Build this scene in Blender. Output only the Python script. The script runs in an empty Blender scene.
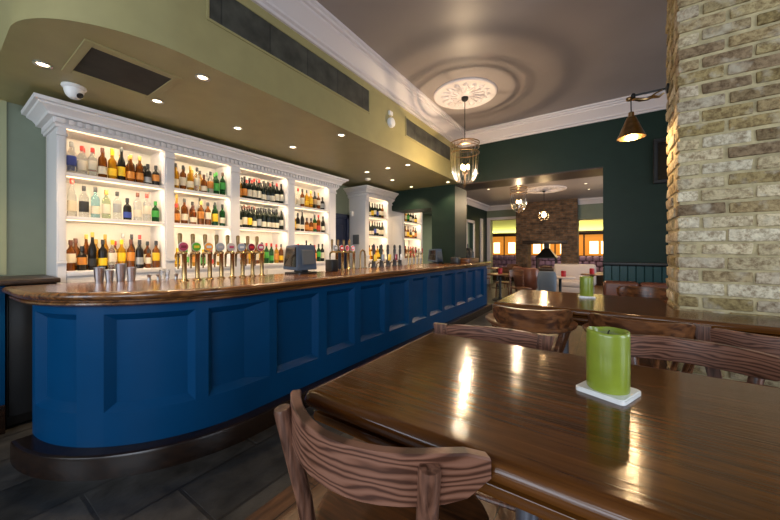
import bpy, bmesh, math, random
from mathutils import Vector, Matrix
R = math.radians
random.seed(7)
S = bpy.context.scene
COL = S.collection

# ------------------------------------------------------------------ camera
H = 1.42
YAW = math.atan2(214.0, 315.4)
cam = bpy.data.cameras.new('camera')
cam.sensor_fit = 'HORIZONTAL'; cam.sensor_width = 36.0
cam.lens = 36.0 * 315.4 / 780.0
cam.shift_y = -(260.0 - 250.5) / 780.0
cam.clip_start = 0.02; cam.clip_end = 100
camo = bpy.data.objects.new('camera', cam); COL.objects.link(camo)
camo.location = (0, 0, H); camo.rotation_euler = (R(90), 0, YAW)
S.camera = camo

# ------------------------------------------------------------------ world / exposure
S.view_settings.view_transform = 'Standard'
S.view_settings.look = 'None'
S.view_settings.gamma = 1.0
S.view_settings.use_curve_mapping = False
S.view_settings.exposure = 0.5
w = bpy.data.worlds.new('world'); S.world = w; w.use_nodes = True
w.node_tree.nodes['Background'].inputs[0].default_value = (0.75, 0.85, 1.0, 1)
w.node_tree.nodes['Background'].inputs[1].default_value = 0.35

def lamp(kind, name, loc, energy, color, rot=(0, 0, 0), **kw):
    l = bpy.data.lights.new(name, kind); l.energy = energy; l.color = color
    for k, v in kw.items(): setattr(l, k, v)
    o = bpy.data.objects.new(name, l); COL.objects.link(o); o.location = loc; o.rotation_euler = rot
    return o
DAY = (0.80, 0.89, 1.0)
WARM = (1.0, 0.70, 0.38)
WARM2 = (1.0, 0.80, 0.55)
# daylight through the windows of the wall behind and the wall to the right
lamp('AREA', 'daylight', (-3.0, -3.3, 1.96), 46, DAY, (R(90), 0, 0), shape='RECTANGLE', size=1.5, size_y=2.2)
lamp('AREA', 'daylight', (0.1, -3.3, 1.96), 92, DAY, (R(90), 0, 0), shape='RECTANGLE', size=2.9, size_y=2.2)
lamp('AREA', 'daylight', (3.3, 0.6, 1.96), 55, DAY, (R(90), 0, R(90)), shape='RECTANGLE', size=1.5, size_y=2.2)
lamp('AREA', 'daylight', (3.3, 3.9, 1.96), 22, DAY, (R(90), 0, R(90)), shape='RECTANGLE', size=1.5, size_y=2.2)

# ------------------------------------------------------------------ materials
def nt(name):
    m = bpy.data.materials.new(name); m.use_nodes = True
    n = m.node_tree; b = n.nodes['Principled BSDF']
    return m, n, b
def mat(name, col, rough=0.5, metal=0.0, var=0.0, vscale=6.0, bump=0.0, bscale=60.0, spec=None, trans=0.0, ior=None, coat=0.0, emit=None, es=0.0):
    m, n, b = nt(name)
    b.inputs['Base Color'].default_value = (*col, 1); b.inputs['Roughness'].default_value = rough
    b.inputs['Metallic'].default_value = metal
    if spec is not None: b.inputs['Specular IOR Level'].default_value = spec
    if trans: b.inputs['Transmission Weight'].default_value = trans
    if ior: b.inputs['IOR'].default_value = ior
    if coat: b.inputs['Coat Weight'].default_value = coat; b.inputs['Coat Roughness'].default_value = 0.08
    if emit: b.inputs['Emission Color'].default_value = (*emit, 1); b.inputs['Emission Strength'].default_value = es
    tc = n.nodes.new('ShaderNodeTexCoord')
    if var:
        no = n.nodes.new('ShaderNodeTexNoise'); no.inputs['Scale'].default_value = vscale; no.inputs['Detail'].default_value = 5
        n.links.new(tc.outputs['Object'], no.inputs['Vector'])
        r = n.nodes.new('ShaderNodeValToRGB')
        r.color_ramp.elements[0].position = 0.3; r.color_ramp.elements[1].position = 0.7
        r.color_ramp.elements[0].color = (*[c * (1 - var) for c in col], 1)
        r.color_ramp.elements[1].color = (*[min(1, c * (1 + var)) for c in col], 1)
        n.links.new(no.outputs['Fac'], r.inputs['Fac']); n.links.new(r.outputs['Color'], b.inputs['Base Color'])
    if bump:
        no = n.nodes.new('ShaderNodeTexNoise'); no.inputs['Scale'].default_value = bscale; no.inputs['Detail'].default_value = 4
        n.links.new(tc.outputs['Object'], no.inputs['Vector'])
        bp = n.nodes.new('ShaderNodeBump'); bp.inputs['Strength'].default_value = bump; bp.inputs['Distance'].default_value = 0.01
        n.links.new(no.outputs['Fac'], bp.inputs['Height']); n.links.new(bp.outputs['Normal'], b.inputs['Normal'])
    return m
def wood(name, dark, light, axis=0, rough=0.3, coat=0.0, scale=1.0, stretch=14.0, bump=0.15, contrast=(0.35, 0.68), rings=0.0):
    m, n, b = nt(name)
    tc = n.nodes.new('ShaderNodeTexCoord'); mp = n.nodes.new('ShaderNodeMapping')
    s = [stretch * scale] * 3; s[axis] = scale
    mp.inputs['Scale'].default_value = s
    n.links.new(tc.outputs['Object'], mp.inputs['Vector'])
    no = n.nodes.new('ShaderNodeTexNoise'); no.inputs['Scale'].default_value = 2.2; no.inputs['Detail'].default_value = 8; no.inputs['Distortion'].default_value = 0.6
    n.links.new(mp.outputs['Vector'], no.inputs['Vector'])
    src = no.outputs['Fac']
    if rings:
        wv = n.nodes.new('ShaderNodeTexWave'); wv.wave_type = 'RINGS'; wv.inputs['Scale'].default_value = rings
        wv.inputs['Distortion'].default_value = 5.0; wv.inputs['Detail'].default_value = 3; wv.inputs['Detail Scale'].default_value = 1.2
        mp2 = n.nodes.new('ShaderNodeMapping'); s2 = [3.0] * 3; s2[axis] = 0.8; mp2.inputs['Scale'].default_value = s2
        mp2.inputs['Location'].default_value = (0.13, 0.21, 0.4)
        n.links.new(tc.outputs['Object'], mp2.inputs['Vector']); n.links.new(mp2.outputs['Vector'], wv.inputs['Vector'])
        mx = n.nodes.new('ShaderNodeMix'); mx.data_type = 'FLOAT'; mx.inputs[0].default_value = 0.2
        n.links.new(no.outputs['Fac'], mx.inputs[2]); n.links.new(wv.outputs['Fac'], mx.inputs[3]); src = mx.outputs[0]
    r = n.nodes.new('ShaderNodeValToRGB')
    r.color_ramp.elements[0].position, r.color_ramp.elements[1].position = contrast
    r.color_ramp.elements[0].color = (*dark, 1); r.color_ramp.elements[1].color = (*light, 1)
    n.links.new(src, r.inputs['Fac']); n.links.new(r.outputs['Color'], b.inputs['Base Color'])
    b.inputs['Roughness'].default_value = rough
    if coat: b.inputs['Coat Weight'].default_value = coat; b.inputs['Coat Roughness'].default_value = 0.12
    if bump:
        bp = n.nodes.new('ShaderNodeBump'); bp.inputs['Strength'].default_value = bump; bp.inputs['Distance'].default_value = 0.004
        n.links.new(src, bp.inputs['Height']); n.links.new(bp.outputs['Normal'], b.inputs['Normal'])
        if coat: pass
    return m
def emis(name, col, strength):
    m, n, b = nt(name)
    b.inputs['Base Color'].default_value = (*[c * 0.5 for c in col], 1)
    b.inputs['Emission Color'].default_value = (*col, 1); b.inputs['Emission Strength'].default_value = strength
    return m
def thin_glass(name, tint=(1, 1, 1), refl=0.22, ribs=0.0):
    m = bpy.data.materials.new(name); m.use_nodes = True; n = m.node_tree
    n.nodes.remove(n.nodes['Principled BSDF']); out = n.nodes['Material Output']
    t = n.nodes.new('ShaderNodeBsdfTransparent'); t.inputs[0].default_value = (*tint, 1)
    g = n.nodes.new('ShaderNodeBsdfGlossy'); g.inputs['Roughness'].default_value = 0.06
    lw = n.nodes.new('ShaderNodeLayerWeight'); lw.inputs[0].default_value = refl
    if ribs:
        tc = n.nodes.new('ShaderNodeTexCoord'); sp = n.nodes.new('ShaderNodeSeparateXYZ'); n.links.new(tc.outputs['Object'], sp.inputs[0])
        at = n.nodes.new('ShaderNodeMath'); at.operation = 'ARCTAN2'; n.links.new(sp.outputs[0], at.inputs[0]); n.links.new(sp.outputs[1], at.inputs[1])
        mu = n.nodes.new('ShaderNodeMath'); mu.operation = 'MULTIPLY'; mu.inputs[1].default_value = ribs; n.links.new(at.outputs[0], mu.inputs[0])
        si = n.nodes.new('ShaderNodeMath'); si.operation = 'SINE'; n.links.new(mu.outputs[0], si.inputs[0])
        bp = n.nodes.new('ShaderNodeBump'); bp.inputs['Strength'].default_value = 0.8; bp.inputs['Distance'].default_value = 0.01
        n.links.new(si.outputs[0], bp.inputs['Height'])
        n.links.new(bp.outputs['Normal'], lw.inputs['Normal']); n.links.new(bp.outputs['Normal'], g.inputs['Normal'])
    mx = n.nodes.new('ShaderNodeMixShader')
    n.links.new(lw.outputs['Facing'], mx.inputs[0]); n.links.new(t.outputs[0], mx.inputs[1]); n.links.new(g.outputs[0], mx.inputs[2])
    n.links.new(mx.outputs[0], out.inputs[0])
    return m
def brickmat(name, attr=True):
    m, n, b = nt(name)
    tc = n.nodes.new('ShaderNodeTexCoord')
    va = n.nodes.new('ShaderNodeVertexColor'); va.layer_name = 'brick'
    no = n.nodes.new('ShaderNodeTexNoise'); no.inputs['Scale'].default_value = 34; no.inputs['Detail'].default_value = 8; no.inputs['Roughness'].default_value = 0.7
    n.links.new(tc.outputs['Object'], no.inputs['Vector'])
    no2 = n.nodes.new('ShaderNodeTexNoise'); no2.inputs['Scale'].default_value = 9; no2.inputs['Detail'].default_value = 5
    n.links.new(tc.outputs['Object'], no2.inputs['Vector'])
    r = n.nodes.new('ShaderNodeValToRGB'); r.color_ramp.elements[0].position = .38; r.color_ramp.elements[1].position = .58
    r.color_ramp.elements[0].color = (.40, .30, .19, 1); r.color_ramp.elements[1].color = (1.2, 1.16, 1.05, 1)
    n.links.new(no.outputs['Fac'], r.inputs['Fac'])
    mu = n.nodes.new('ShaderNodeMix'); mu.data_type = 'RGBA'; mu.blend_type = 'MULTIPLY'; mu.inputs[0].default_value = .85
    n.links.new(va.outputs['Color'], mu.inputs[6]); n.links.new(r.outputs['Color'], mu.inputs[7])
    r2 = n.nodes.new('ShaderNodeValToRGB'); r2.color_ramp.elements[0].position = .54; r2.color_ramp.elements[1].position = .68
    r2.color_ramp.elements[0].color = (0, 0, 0, 1); r2.color_ramp.elements[1].color = (.7, .7, .7, 1)
    n.links.new(no2.outputs['Fac'], r2.inputs['Fac'])
    mx = n.nodes.new('ShaderNodeMix'); mx.data_type = 'RGBA'; mx.inputs[7].default_value = (.56, .49, .36, 1)
    n.links.new(r2.outputs['Color'], mx.inputs[0]); n.links.new(mu.outputs[2], mx.inputs[6])
    n.links.new(mx.outputs[2], b.inputs['Base Color'])
    b.inputs['Roughness'].default_value = .85
    bp = n.nodes.new('ShaderNodeBump'); bp.inputs['Strength'].default_value = .9; bp.inputs['Distance'].default_value = .012
    n.links.new(no.outputs['Fac'], bp.inputs['Height']); n.links.new(bp.outputs['Normal'], b.inputs['Normal'])
    return m
def gridmat(name, kind, c1, c2, mortar, sx, sy, off=0.5, msize=0.01, rough=0.5, plane='xy', bump=.3):
    """brick texture on a plane of the object's own coordinates (tiles, boards, brickwork)"""
    m, n, b = nt(name)
    tc = n.nodes.new('ShaderNodeTexCoord'); sp = n.nodes.new('ShaderNodeSeparateXYZ'); cb = n.nodes.new('ShaderNodeCombineXYZ')
    n.links.new(tc.outputs['Object'], sp.inputs[0])
    ax = {'x': 0, 'y': 1, 'z': 2}
    n.links.new(sp.outputs[ax[plane[0]]], cb.inputs[0]); n.links.new(sp.outputs[ax[plane[1]]], cb.inputs[1])
    br = n.nodes.new('ShaderNodeTexBrick'); br.offset = off; br.inputs['Scale'].default_value = 1.0
    br.inputs['Brick Width'].default_value = sx; br.inputs['Row Height'].default_value = sy; br.inputs['Mortar Size'].default_value = msize
    br.inputs['Color1'].default_value = (*c1, 1); br.inputs['Color2'].default_value = (*c2, 1); br.inputs['Mortar'].default_value = (*mortar, 1)
    n.links.new(cb.outputs[0], br.inputs['Vector'])
    no = n.nodes.new('ShaderNodeTexNoise'); no.inputs['Scale'].default_value = 7; no.inputs['Detail'].default_value = 7
    if kind == 'boards':
        mp = n.nodes.new('ShaderNodeMapping'); mp.inputs['Scale'].default_value = (2, 14, 2) if plane == 'xy' else (14, 2, 2)
        n.links.new(tc.outputs['Object'], mp.inputs[0]); n.links.new(mp.outputs[0], no.inputs['Vector']); no.inputs['Scale'].default_value = 2
    else: n.links.new(tc.outputs['Object'], no.inputs['Vector'])
    r = n.nodes.new('ShaderNodeValToRGB'); r.color_ramp.elements[0].position = .3; r.color_ramp.elements[1].position = .7
    r.color_ramp.elements[0].color = (.45, .45, .45, 1); r.color_ramp.elements[1].color = (1.3, 1.3, 1.3, 1)
    n.links.new(no.outputs['Fac'], r.inputs['Fac'])
    mu = n.nodes.new('ShaderNodeMix'); mu.data_type = 'RGBA'; mu.blend_type = 'MULTIPLY'; mu.inputs[0].default_value = 1
    n.links.new(br.outputs['Color'], mu.inputs[6]); n.links.new(r.outputs['Color'], mu.inputs[7]); n.links.new(mu.outputs[2], b.inputs['Base Color'])
    b.inputs['Roughness'].default_value = rough
    bp = n.nodes.new('ShaderNodeBump'); bp.inputs['Strength'].default_value = bump; bp.inputs['Distance'].default_value = .01
    n.links.new(no.outputs['Fac'], bp.inputs['Height'])
    bp2 = n.nodes.new('ShaderNodeBump'); bp2.inputs['Strength'].default_value = .8; bp2.inputs['Distance'].default_value = .006; bp2.invert = True
    n.links.new(br.outputs['Fac'], bp2.inputs['Height']); n.links.new(bp.outputs['Normal'], bp2.inputs['Normal'])
    n.links.new(bp2.outputs['Normal'], b.inputs['Normal'])
    return m

M = {}
M['olive'] = mat('olive_paint', (.335, .292, .128), .45, var=.05, bump=.05, bscale=90)
M['green_grey'] = mat('green_grey_paint', (.17, .20, .14), .55, var=.05)
M['cream_yellow'] = mat('pale_green_paint', (.33, .34, .19), .6)
M['dark_green'] = mat('dark_green_paint', (.008, .022, .015), .5, spec=.25, var=.08, bump=.04)
M['teal'] = mat('teal_paint', (.001, .040, .043), .4)
M['ceiling'] = mat('mauve_ceiling_paint', (.29, .25, .235), .42, var=.07, vscale=1.2, bump=.04, bscale=25)
M['cornice'] = mat('cornice_paint', (.66, .60, .60), .45)
M['white'] = mat('white_joinery_paint', (.72, .69, .68), .38)
M['cream'] = mat('cream_shelf_back', (.74, .69, .60), .5)
M['navy'] = mat('navy_paint', (.012, .018, .05), .35)
M['blue'] = mat('blue_bar_paint', (.0006, .047, .135), .36, spec=.16, var=.04, bump=.02)
M['bar_wood'] = wood('bar_top_wood', (.065, .021, .005), (.24, .095, .025), axis=1, rough=.22, coat=.35, stretch=16, bump=.05)
M['plinth'] = wood('plinth_wood', (.007, .0035, .0025), (.022, .010, .005), axis=1, rough=.26, bump=.05)
M['table'] = wood('table_wood', (.045, .013, .002), (.150, .052, .009), axis=0, rough=.13, stretch=16, scale=1.6, bump=.05, contrast=(.22, .80))
M['table'].node_tree.nodes['Principled BSDF'].inputs['Specular IOR Level'].default_value = .42
def fine_grain(m, axis, strength, dist):
    n = m.node_tree; b = n.nodes['Principled BSDF']
    tc = n.nodes.new('ShaderNodeTexCoord'); mp = n.nodes.new('ShaderNodeMapping'); sc = [260.0] * 3; sc[axis] = 2.5; mp.inputs['Scale'].default_value = sc
    no = n.nodes.new('ShaderNodeTexNoise'); no.inputs['Scale'].default_value = 1.0; no.inputs['Detail'].default_value = 1.0
    n.links.new(tc.outputs['Object'], mp.inputs[0]); n.links.new(mp.outputs[0], no.inputs['Vector'])
    bp = n.nodes.new('ShaderNodeBump'); bp.inputs['Strength'].default_value = strength; bp.inputs['Distance'].default_value = dist
    n.links.new(no.outputs['Fac'], bp.inputs['Height'])
    if b.inputs['Normal'].links: n.links.new(b.inputs['Normal'].links[0].from_socket, bp.inputs['Normal'])
    n.links.new(bp.outputs['Normal'], b.inputs['Normal'])
fine_grain(M['table'], 0, 1.0, .0004)
def bandwood(name, dark, mid, light, scale, xs=1.5):
    m, n, b = nt(name)
    tc = n.nodes.new('ShaderNodeTexCoord'); mp = n.nodes.new('ShaderNodeMapping'); mp.inputs['Scale'].default_value = (xs, .8, 7.0)
    wv = n.nodes.new('ShaderNodeTexWave'); wv.wave_type = 'BANDS'; wv.bands_direction = 'Z'; wv.inputs['Scale'].default_value = scale
    wv.inputs['Distortion'].default_value = 9.0; wv.inputs['Detail'].default_value = 1.5; wv.inputs['Detail Scale'].default_value = 1.6; wv.inputs['Detail Roughness'].default_value = .4
    n.links.new(tc.outputs['Object'], mp.inputs[0]); n.links.new(mp.outputs[0], wv.inputs['Vector'])
    r = n.nodes.new('ShaderNodeValToRGB'); e = r.color_ramp.elements
    e[0].position = .05; e[0].color = (*dark, 1); e[1].position = .95; e[1].color = (*light, 1)
    k = e.new(.35); k.color = (*mid, 1)
    n.links.new(wv.outputs['Fac'], r.inputs['Fac']); n.links.new(r.outputs['Color'], b.inputs['Base Color'])
    b.inputs['Roughness'].default_value = .36
    return m
M['chair'] = bandwood('chair_wood', (.060, .022, .012), (.150, .062, .036), (.225, .102, .064), 3.6)
fine_grain(M['chair'], 0, .6, .0003)
M['chair_post'] = wood('chair_post_wood', (.045, .016, .008), (.22, .10, .062), axis=2, rough=.34, stretch=16, scale=2.5, bump=.15)
M['chair_dark'] = wood('dark_chair_wood', (.055, .018, .006), (.23, .088, .030), axis=0, rough=.30, stretch=8, scale=2, bump=.06)
M['seat_wood'] = wood('seat_wood', (.016, .006, .003), (.13, .045, .014), axis=0, rough=.30, stretch=14, scale=2.2, bump=.06, rings=3.0, contrast=(.35, .7))
M['brown_trim'] = wood('brown_trim_wood', (.020, .010, .006), (.05, .025, .012), axis=0, rough=.38)
M['slate'] = gridmat('slate_tiles', 'tile', (.020, .020, .019), (.046, .042, .037), (.012, .011, .010), .85, .42, .4, .010, .38, 'yx', .9)
M['floorwood'] = gridmat('floor_boards', 'boards', (.11, .050, .022), (.075, .034, .015), (.012, .006, .004), 2.2, .16, .4, .004, .35, 'yx', .12)
M['brick'] = brickmat('stock_brick')
M['mortar'] = mat('lime_mortar', (.44, .36, .20), .9, var=.25, vscale=20, bump=.5, bscale=120)
M['chimbrick'] = gridmat('chimney_brickwork', 'brick', (.22, .115, .055), (.09, .05, .028), (.13, .10, .07), .225, .075, .5, .010, .85, 'xz')
M['black'] = mat('black_metal', (.012, .012, .012), .35, metal=.3)
M['blackplastic'] = mat('black_plastic', (.015, .016, .018), .35)
M['bluegrey'] = mat('blue_grey_plastic', (.07, .10, .15), .4)
M['greyplastic'] = mat('grey_plastic', (.10, .11, .12), .45)
M['brass'] = mat('brass', (.42, .27, .11), .2, metal=1, bump=.05)
M['agedbrass'] = mat('aged_brass', (.27, .17, .075), .28, metal=1, var=.3, vscale=30)
M['steel'] = mat('brushed_steel', (.55, .56, .58), .28, metal=1)
M['polegrey'] = mat('grey_metal', (.30, .33, .40), .3, metal=.8)
M['wax'] = mat('green_wax', (.225, .28, .026), .34, var=.12, vscale=14, coat=.3)
M['waxdark'] = mat('pale_green_wax_pool', (.36, .42, .20), .35)
M['tile'] = mat('white_ceramic', (.78, .78, .76), .22)
M['wick'] = mat('black_wick', (.02, .015, .01), .9)
M['whiteplastic'] = mat('white_plastic', (.8, .79, .77), .35)
M['mesh'] = mat('dark_fabric_grille', (.030, .026, .020), .8, var=.35, vscale=5, bump=.3, bscale=10)
M['ventgrey'] = gridmat('grey_vent_slats', 'tile', (.062, .062, .048), (.058, .058, .045), (.03, .03, .024), .42, .6, 0, .006, .5, 'yz', .05)
M['leather'] = mat('brown_leather', (.16, .055, .03), .32, var=.2, vscale=8, bump=.2, bscale=60)
M['greyfabric'] = mat('grey_fabric', (.20, .24, .29), .9, bump=.3, bscale=150)
M['tuft'] = mat('cream_leather', (.52, .44, .40), .4)
M['purple'] = mat('purple_fabric', (.26, .17, .30), .7)
M['red'] = mat('red_wax', (.40, .01, .015), .35)
M['shelfwood'] = M['brown_trim']
M['glow'] = emis('warm_bulb', (1.0, .62, .26), 30)
M['glowsoft'] = emis('led_strip', (1.0, .74, .42), 2.2)
M['down'] = emis('downlight_lens', (1.0, .80, .5), 7)
M['sign'] = emis('backlit_panel', (1.0, .72, .36), 3.0)
M['orange'] = emis('orange_backlit_panel', (1.0, .36, .04), .42)
M['lime'] = mat('lime_paint', (.42, .42, .17), .6)
M['glasspane'] = thin_glass('lantern_glass', (1, .97, .92), .22, 22)
M['darkglass'] = mat('dark_picture_glass', (.012, .010, .009), .04, coat=1)
M['tumbler'] = thin_glass('tumbler_glass', (.95, .95, .95), .35)
M['window'] = mat('window_glass', (.85, .92, 1.0), .05, trans=1.0, ior=1.05)
# bottle glass
def bglass(name, col, tr, rough=.06): return mat(name, col, rough, trans=tr, ior=1.3)
G = {'C': bglass('clear_glass', (.93, .95, .93), .92), 'A': bglass('amber_spirit', (.26, .075, .008), .5), 'D': bglass('near_black_glass', (.012, .010, .008), .0, .12),
     'G': bglass('green_glass', (.012, .085, .018), .4), 'Y': bglass('golden_spirit', (.62, .30, .012), .55), 'W': bglass('dark_wine_glass', (.010, .014, .008), .0, .10),
     'B': bglass('pale_blue_glass', (.45, .75, .80), .85), 'P': bglass('pale_green_glass', (.68, .80, .52), .85)}
GN = {'C': 'clear', 'A': 'amber', 'D': 'dark', 'G': 'green', 'Y': 'golden', 'W': 'dark wine', 'B': 'pale blue', 'P': 'pale green'}
LC = {'w': ('cream', (.72, .64, .48)), 'r': ('red', (.50, .03, .02)), 'y': ('yellow', (.80, .50, .01)), 'o': ('orange', (.62, .23, .03)), 'k': ('black', (.02, .02, .02)),
      'b': ('blue', (.03, .06, .30)), 'g': ('green', (.05, .32, .04)), 'd': ('gold', (.52, .33, .06)), 's': ('grey', (.34, .34, .33)), 'n': ('brown', (.10, .03, .015)), 't': ('tan', (.45, .28, .12))}
LM = {k: mat(v[0] + '_paper_label', v[1], .5) for k, v in LC.items()}
CM = {k: mat(v[0] + '_bottle_cap', v[1], .3) for k, v in LC.items()}

# ------------------------------------------------------------------ mesh helpers
class MB:
    def __init__(s): s.bm = bmesh.new()
    def box(s, a, b, bev=0.0, seg=2, rz=0.0, piv=None):
        a, b = Vector(a), Vector(b); c = (a + b) / 2; d = b - a
        g = bmesh.ops.create_cube(s.bm, size=1.0)
        vs = g['verts']
        for v in vs: v.co = Vector((v.co.x * d.x, v.co.y * d.y, v.co.z * d.z))
        if bev:
            es = list({e for v in vs for e in v.link_edges})
            r = bmesh.ops.bevel(s.bm, geom=es, offset=min(bev, min(abs(d.x), abs(d.y), abs(d.z)) * .49), segments=seg, affect='EDGES', profile=.5)
            vs = list({v for f in r['faces'] for v in f.verts} | {v for v in vs if v.is_valid})
        for v in vs:
            if rz: v.co = Matrix.Rotation(rz, 3, 'Z') @ v.co
            v.co += c
        return vs
    def lathe(s, prof, c=(0, 0, 0), n=24, ax=None, cap=True):
        """prof: (radius, height) list; ax: rotation matrix"""
        rings = []
        c = Vector(c)
        for r, z in prof:
            ring = []
            for i in range(n):
                t = 2 * math.pi * i / n; p = Vector((r * math.cos(t), r * math.sin(t), z))
                if ax: p = ax @ p
                ring.append(s.bm.verts.new(p + c))
            rings.append(ring)
        for a, b in zip(rings, rings[1:]):
            for i in range(n): s.bm.faces.new((a[i], a[(i + 1) % n], b[(i + 1) % n], b[i]))
        if cap:
            if prof[0][0] > 1e-5: s.bm.faces.new(list(reversed(rings[0])))
            if prof[-1][0] > 1e-5: s.bm.faces.new(rings[-1])
        return s
    def tube(s, pts, r, n=10, cap=True, flat=None):
        """swept tube; r a radius or a list; flat=(rx,rz) elliptical section with local up"""
        pts = [Vector(p) for p in pts]; rs = r if isinstance(r, (list, tuple)) else [r] * len(pts)
        rings = []; up = Vector((0, 0, 1))
        d0 = (pts[1] - pts[0]).normalized()
        if abs(d0.z) > .95: up = Vector((0, 1, 0))
        for i, p in enumerate(pts):
            d = ((pts[min(i + 1, len(pts) - 1)] - pts[max(i - 1, 0)])).normalized()
            x = d.cross(up)
            if x.length < 1e-4: x = Vector((1, 0, 0))
            x.normalize(); y = x.cross(d).normalized(); up = y
            ring = []
            for k in range(n):
                t = 2 * math.pi * k / n
                ring.append(s.bm.verts.new(p + x * (rs[i] * math.cos(t)) + y * (rs[i] * math.sin(t))))
            rings.append(ring)
        for a, b in zip(rings, rings[1:]):
            for k in range(n): s.bm.faces.new((a[k], a[(k + 1) % n], b[(k + 1) % n], b[k]))
        if cap:
            s.bm.faces.new(list(reversed(rings[0]))); s.bm.faces.new(rings[-1])
        return s
    def prism(s, poly, z0, z1):
        lo = [s.bm.verts.new((x, y, z0)) for x, y in poly]; hi = [s.bm.verts.new((x, y, z1)) for x, y in poly]
        s.bm.faces.new(list(reversed(lo))); s.bm.faces.new(hi)
        n = len(poly)
        for i in range(n): s.bm.faces.new((lo[i], lo[(i + 1) % n], hi[(i + 1) % n], hi[i]))
        return s
    def slab(s, poly, prof):
        """a polygon (counter-clockwise) with a moulded edge: prof is (inset, z) from the bottom up"""
        rings = []
        prof = list(prof) + [(prof[-1][0] + .004, prof[-1][1])]
        for ins, z in prof:
            q = poly(ins) if callable(poly) else inset(poly, ins); rings.append([s.bm.verts.new((x, y, z)) for x, y in q])
        n = len(rings[0])
        s.bm.faces.new(list(reversed(rings[0]))); s.bm.faces.new(rings[-1])
        for a, b in zip(rings, rings[1:]):
            for i in range(n): s.bm.faces.new((a[i], a[(i + 1) % n], b[(i + 1) % n], b[i]))
        return s
    def strip(s, rings, closed=False):
        vr = [[s.bm.verts.new(p) for p in r] for r in rings]
        m = len(vr[0])
        for a, b in zip(vr, vr[1:]):
            for k in range(m if closed else m - 1): s.bm.faces.new((a[k], a[(k + 1) % m], b[(k + 1) % m], b[k]))
        if closed: s.bm.faces.new(list(reversed(vr[0]))); s.bm.faces.new(vr[-1])
        return s
    def mesh(s, name, m=None, sharp=35):
        bmesh.ops.recalc_face_normals(s.bm, faces=s.bm.faces)
        me = bpy.data.meshes.new(name); s.bm.to_mesh(me); s.bm.free()
        for p in me.polygons: p.use_smooth = True
        me.set_sharp_from_angle(angle=R(sharp))
        if m: me.materials.append(m)
        return me
    def obj(s, name, m, parent=None, loc=(0, 0, 0), sharp=35):
        o = bpy.data.objects.new(name, s.mesh(name, m, sharp)); COL.objects.link(o); o.location = loc
        if parent: o.parent = parent
        return o
def inset(poly, d):
    if abs(d) < 1e-9: return list(poly)
    n = len(poly); out = []
    for i in range(n):
        p0, p1, p2 = Vector(poly[i - 1]), Vector(poly[i]), Vector(poly[(i + 1) % n])
        a = (p1 - p0).normalized(); b = (p2 - p1).normalized()
        na = Vector((-a.y, a.x)); nb = Vector((-b.y, b.x))
        k = 1 + na.dot(nb); m = (na + nb) / max(k, .3)
        q = p1 + m * d; out.append((q.x, q.y))
    return out
def rpoly(x0, y0, x1, y1, r, n=5):
    out = []
    for cx, cy, a0 in ((x1 - r, y0 + r, -90), (x1 - r, y1 - r, 0), (x0 + r, y1 - r, 90), (x0 + r, y0 + r, 180)):
        for i in range(n + 1):
            t = R(a0 + 90 * i / n); out.append((cx + r * math.cos(t), cy + r * math.sin(t)))
    return out
def thing(name, label, cat, loc=(0, 0, 0), rz=0, group=None):
    o = bpy.data.objects.new(name, None); COL.objects.link(o); o.empty_display_size = .1
    o.location = loc; o.rotation_euler = (0, 0, rz); return tag(o, label, cat, group)
def tag(o, label, cat, group=None, kind=None):
    o['label'] = label; o['category'] = cat
    if group: o['group'] = group
    if kind: o['kind'] = kind
    return o
def struct(o): o['kind'] = 'structure'; return o
def dup(root, loc, rz=None, label=None, group=None):
    r = root.copy(); COL.objects.link(r); r.location = loc
    if rz is not None: r.rotation_euler = (0, 0, rz)
    if label: r['label'] = label
    if group: r['group'] = group
    for ch in list(root.children):
        c = ch.copy(); COL.objects.link(c); c.parent = r
        for g in list(ch.children):
            d = g.copy(); COL.objects.link(d); d.parent = c
    return r
def bx(name, a, b, m, bev=0, parent=None):
    q = MB(); q.box(a, b, bev); return q.obj(name, m, parent)
def sbox(name, a, b, m, bev=0, parent=None): 
    o = bx(name, a, b, m, bev, parent)
    return o if parent else struct(o)

# ------------------------------------------------------------------ room shell
WY0, WY1 = 6.05, 6.70          # the dividing wall at the far end of the bar room
CZ = 3.70; SZ = 2.775
FLX = -1.57
sbox('floor', (FLX, -3.5, -.1), (3.5, 17.2, 0), M['floorwood'])
sbox('floor_tiles', (-8.2, -3.5, -.1), (FLX, 17.2, 0), M['slate'])
sbox('ceiling', (-4.7, -3.5, CZ), (3.5, WY1, CZ + .1), M['ceiling'])
sbox('wall_left', (-4.65, -3.5, 0), (-4.5, 7.53, CZ), M['green_grey'])
sbox('trim_panel_left', (-4.5, -3.4, 1.2), (-4.488, .415, SZ), M['cream_yellow'])
sbox('wall_dividing_right', (-.013, WY0, 0), (3.5, WY1, CZ), M['dark_green'])
sbox('wall_dividing_header', (-4.5, WY0, 2.755), (-.013, WY1, CZ), M['dark_green'])
sbox('wall_dividing_pier', (-3.03, WY0, 0), (-2.507, WY1, 2.755), M['dark_green'])
sbox('trim_lintel_reflection', (-2.505, WY0 + .005, 2.735), (-.015, WY1 - .005, 2.757), M['brown_trim'])  # added board, its brown stands in for the reflection under the beam
sbox('wall_dividing_left', (-4.5, WY0, 0), (-4.1, WY1, 2.755), M['dark_green'])
sbox('wall_dividing_left_header', (-4.1, WY0 + .02, 2.33), (-3.03, WY1 - .02, 2.755), M['dark_green'])
sbox('trim_jamb', (-4.1, WY0 - .01, 0), (-4.045, WY0 + .46, 2.34), M['white'])
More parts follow.
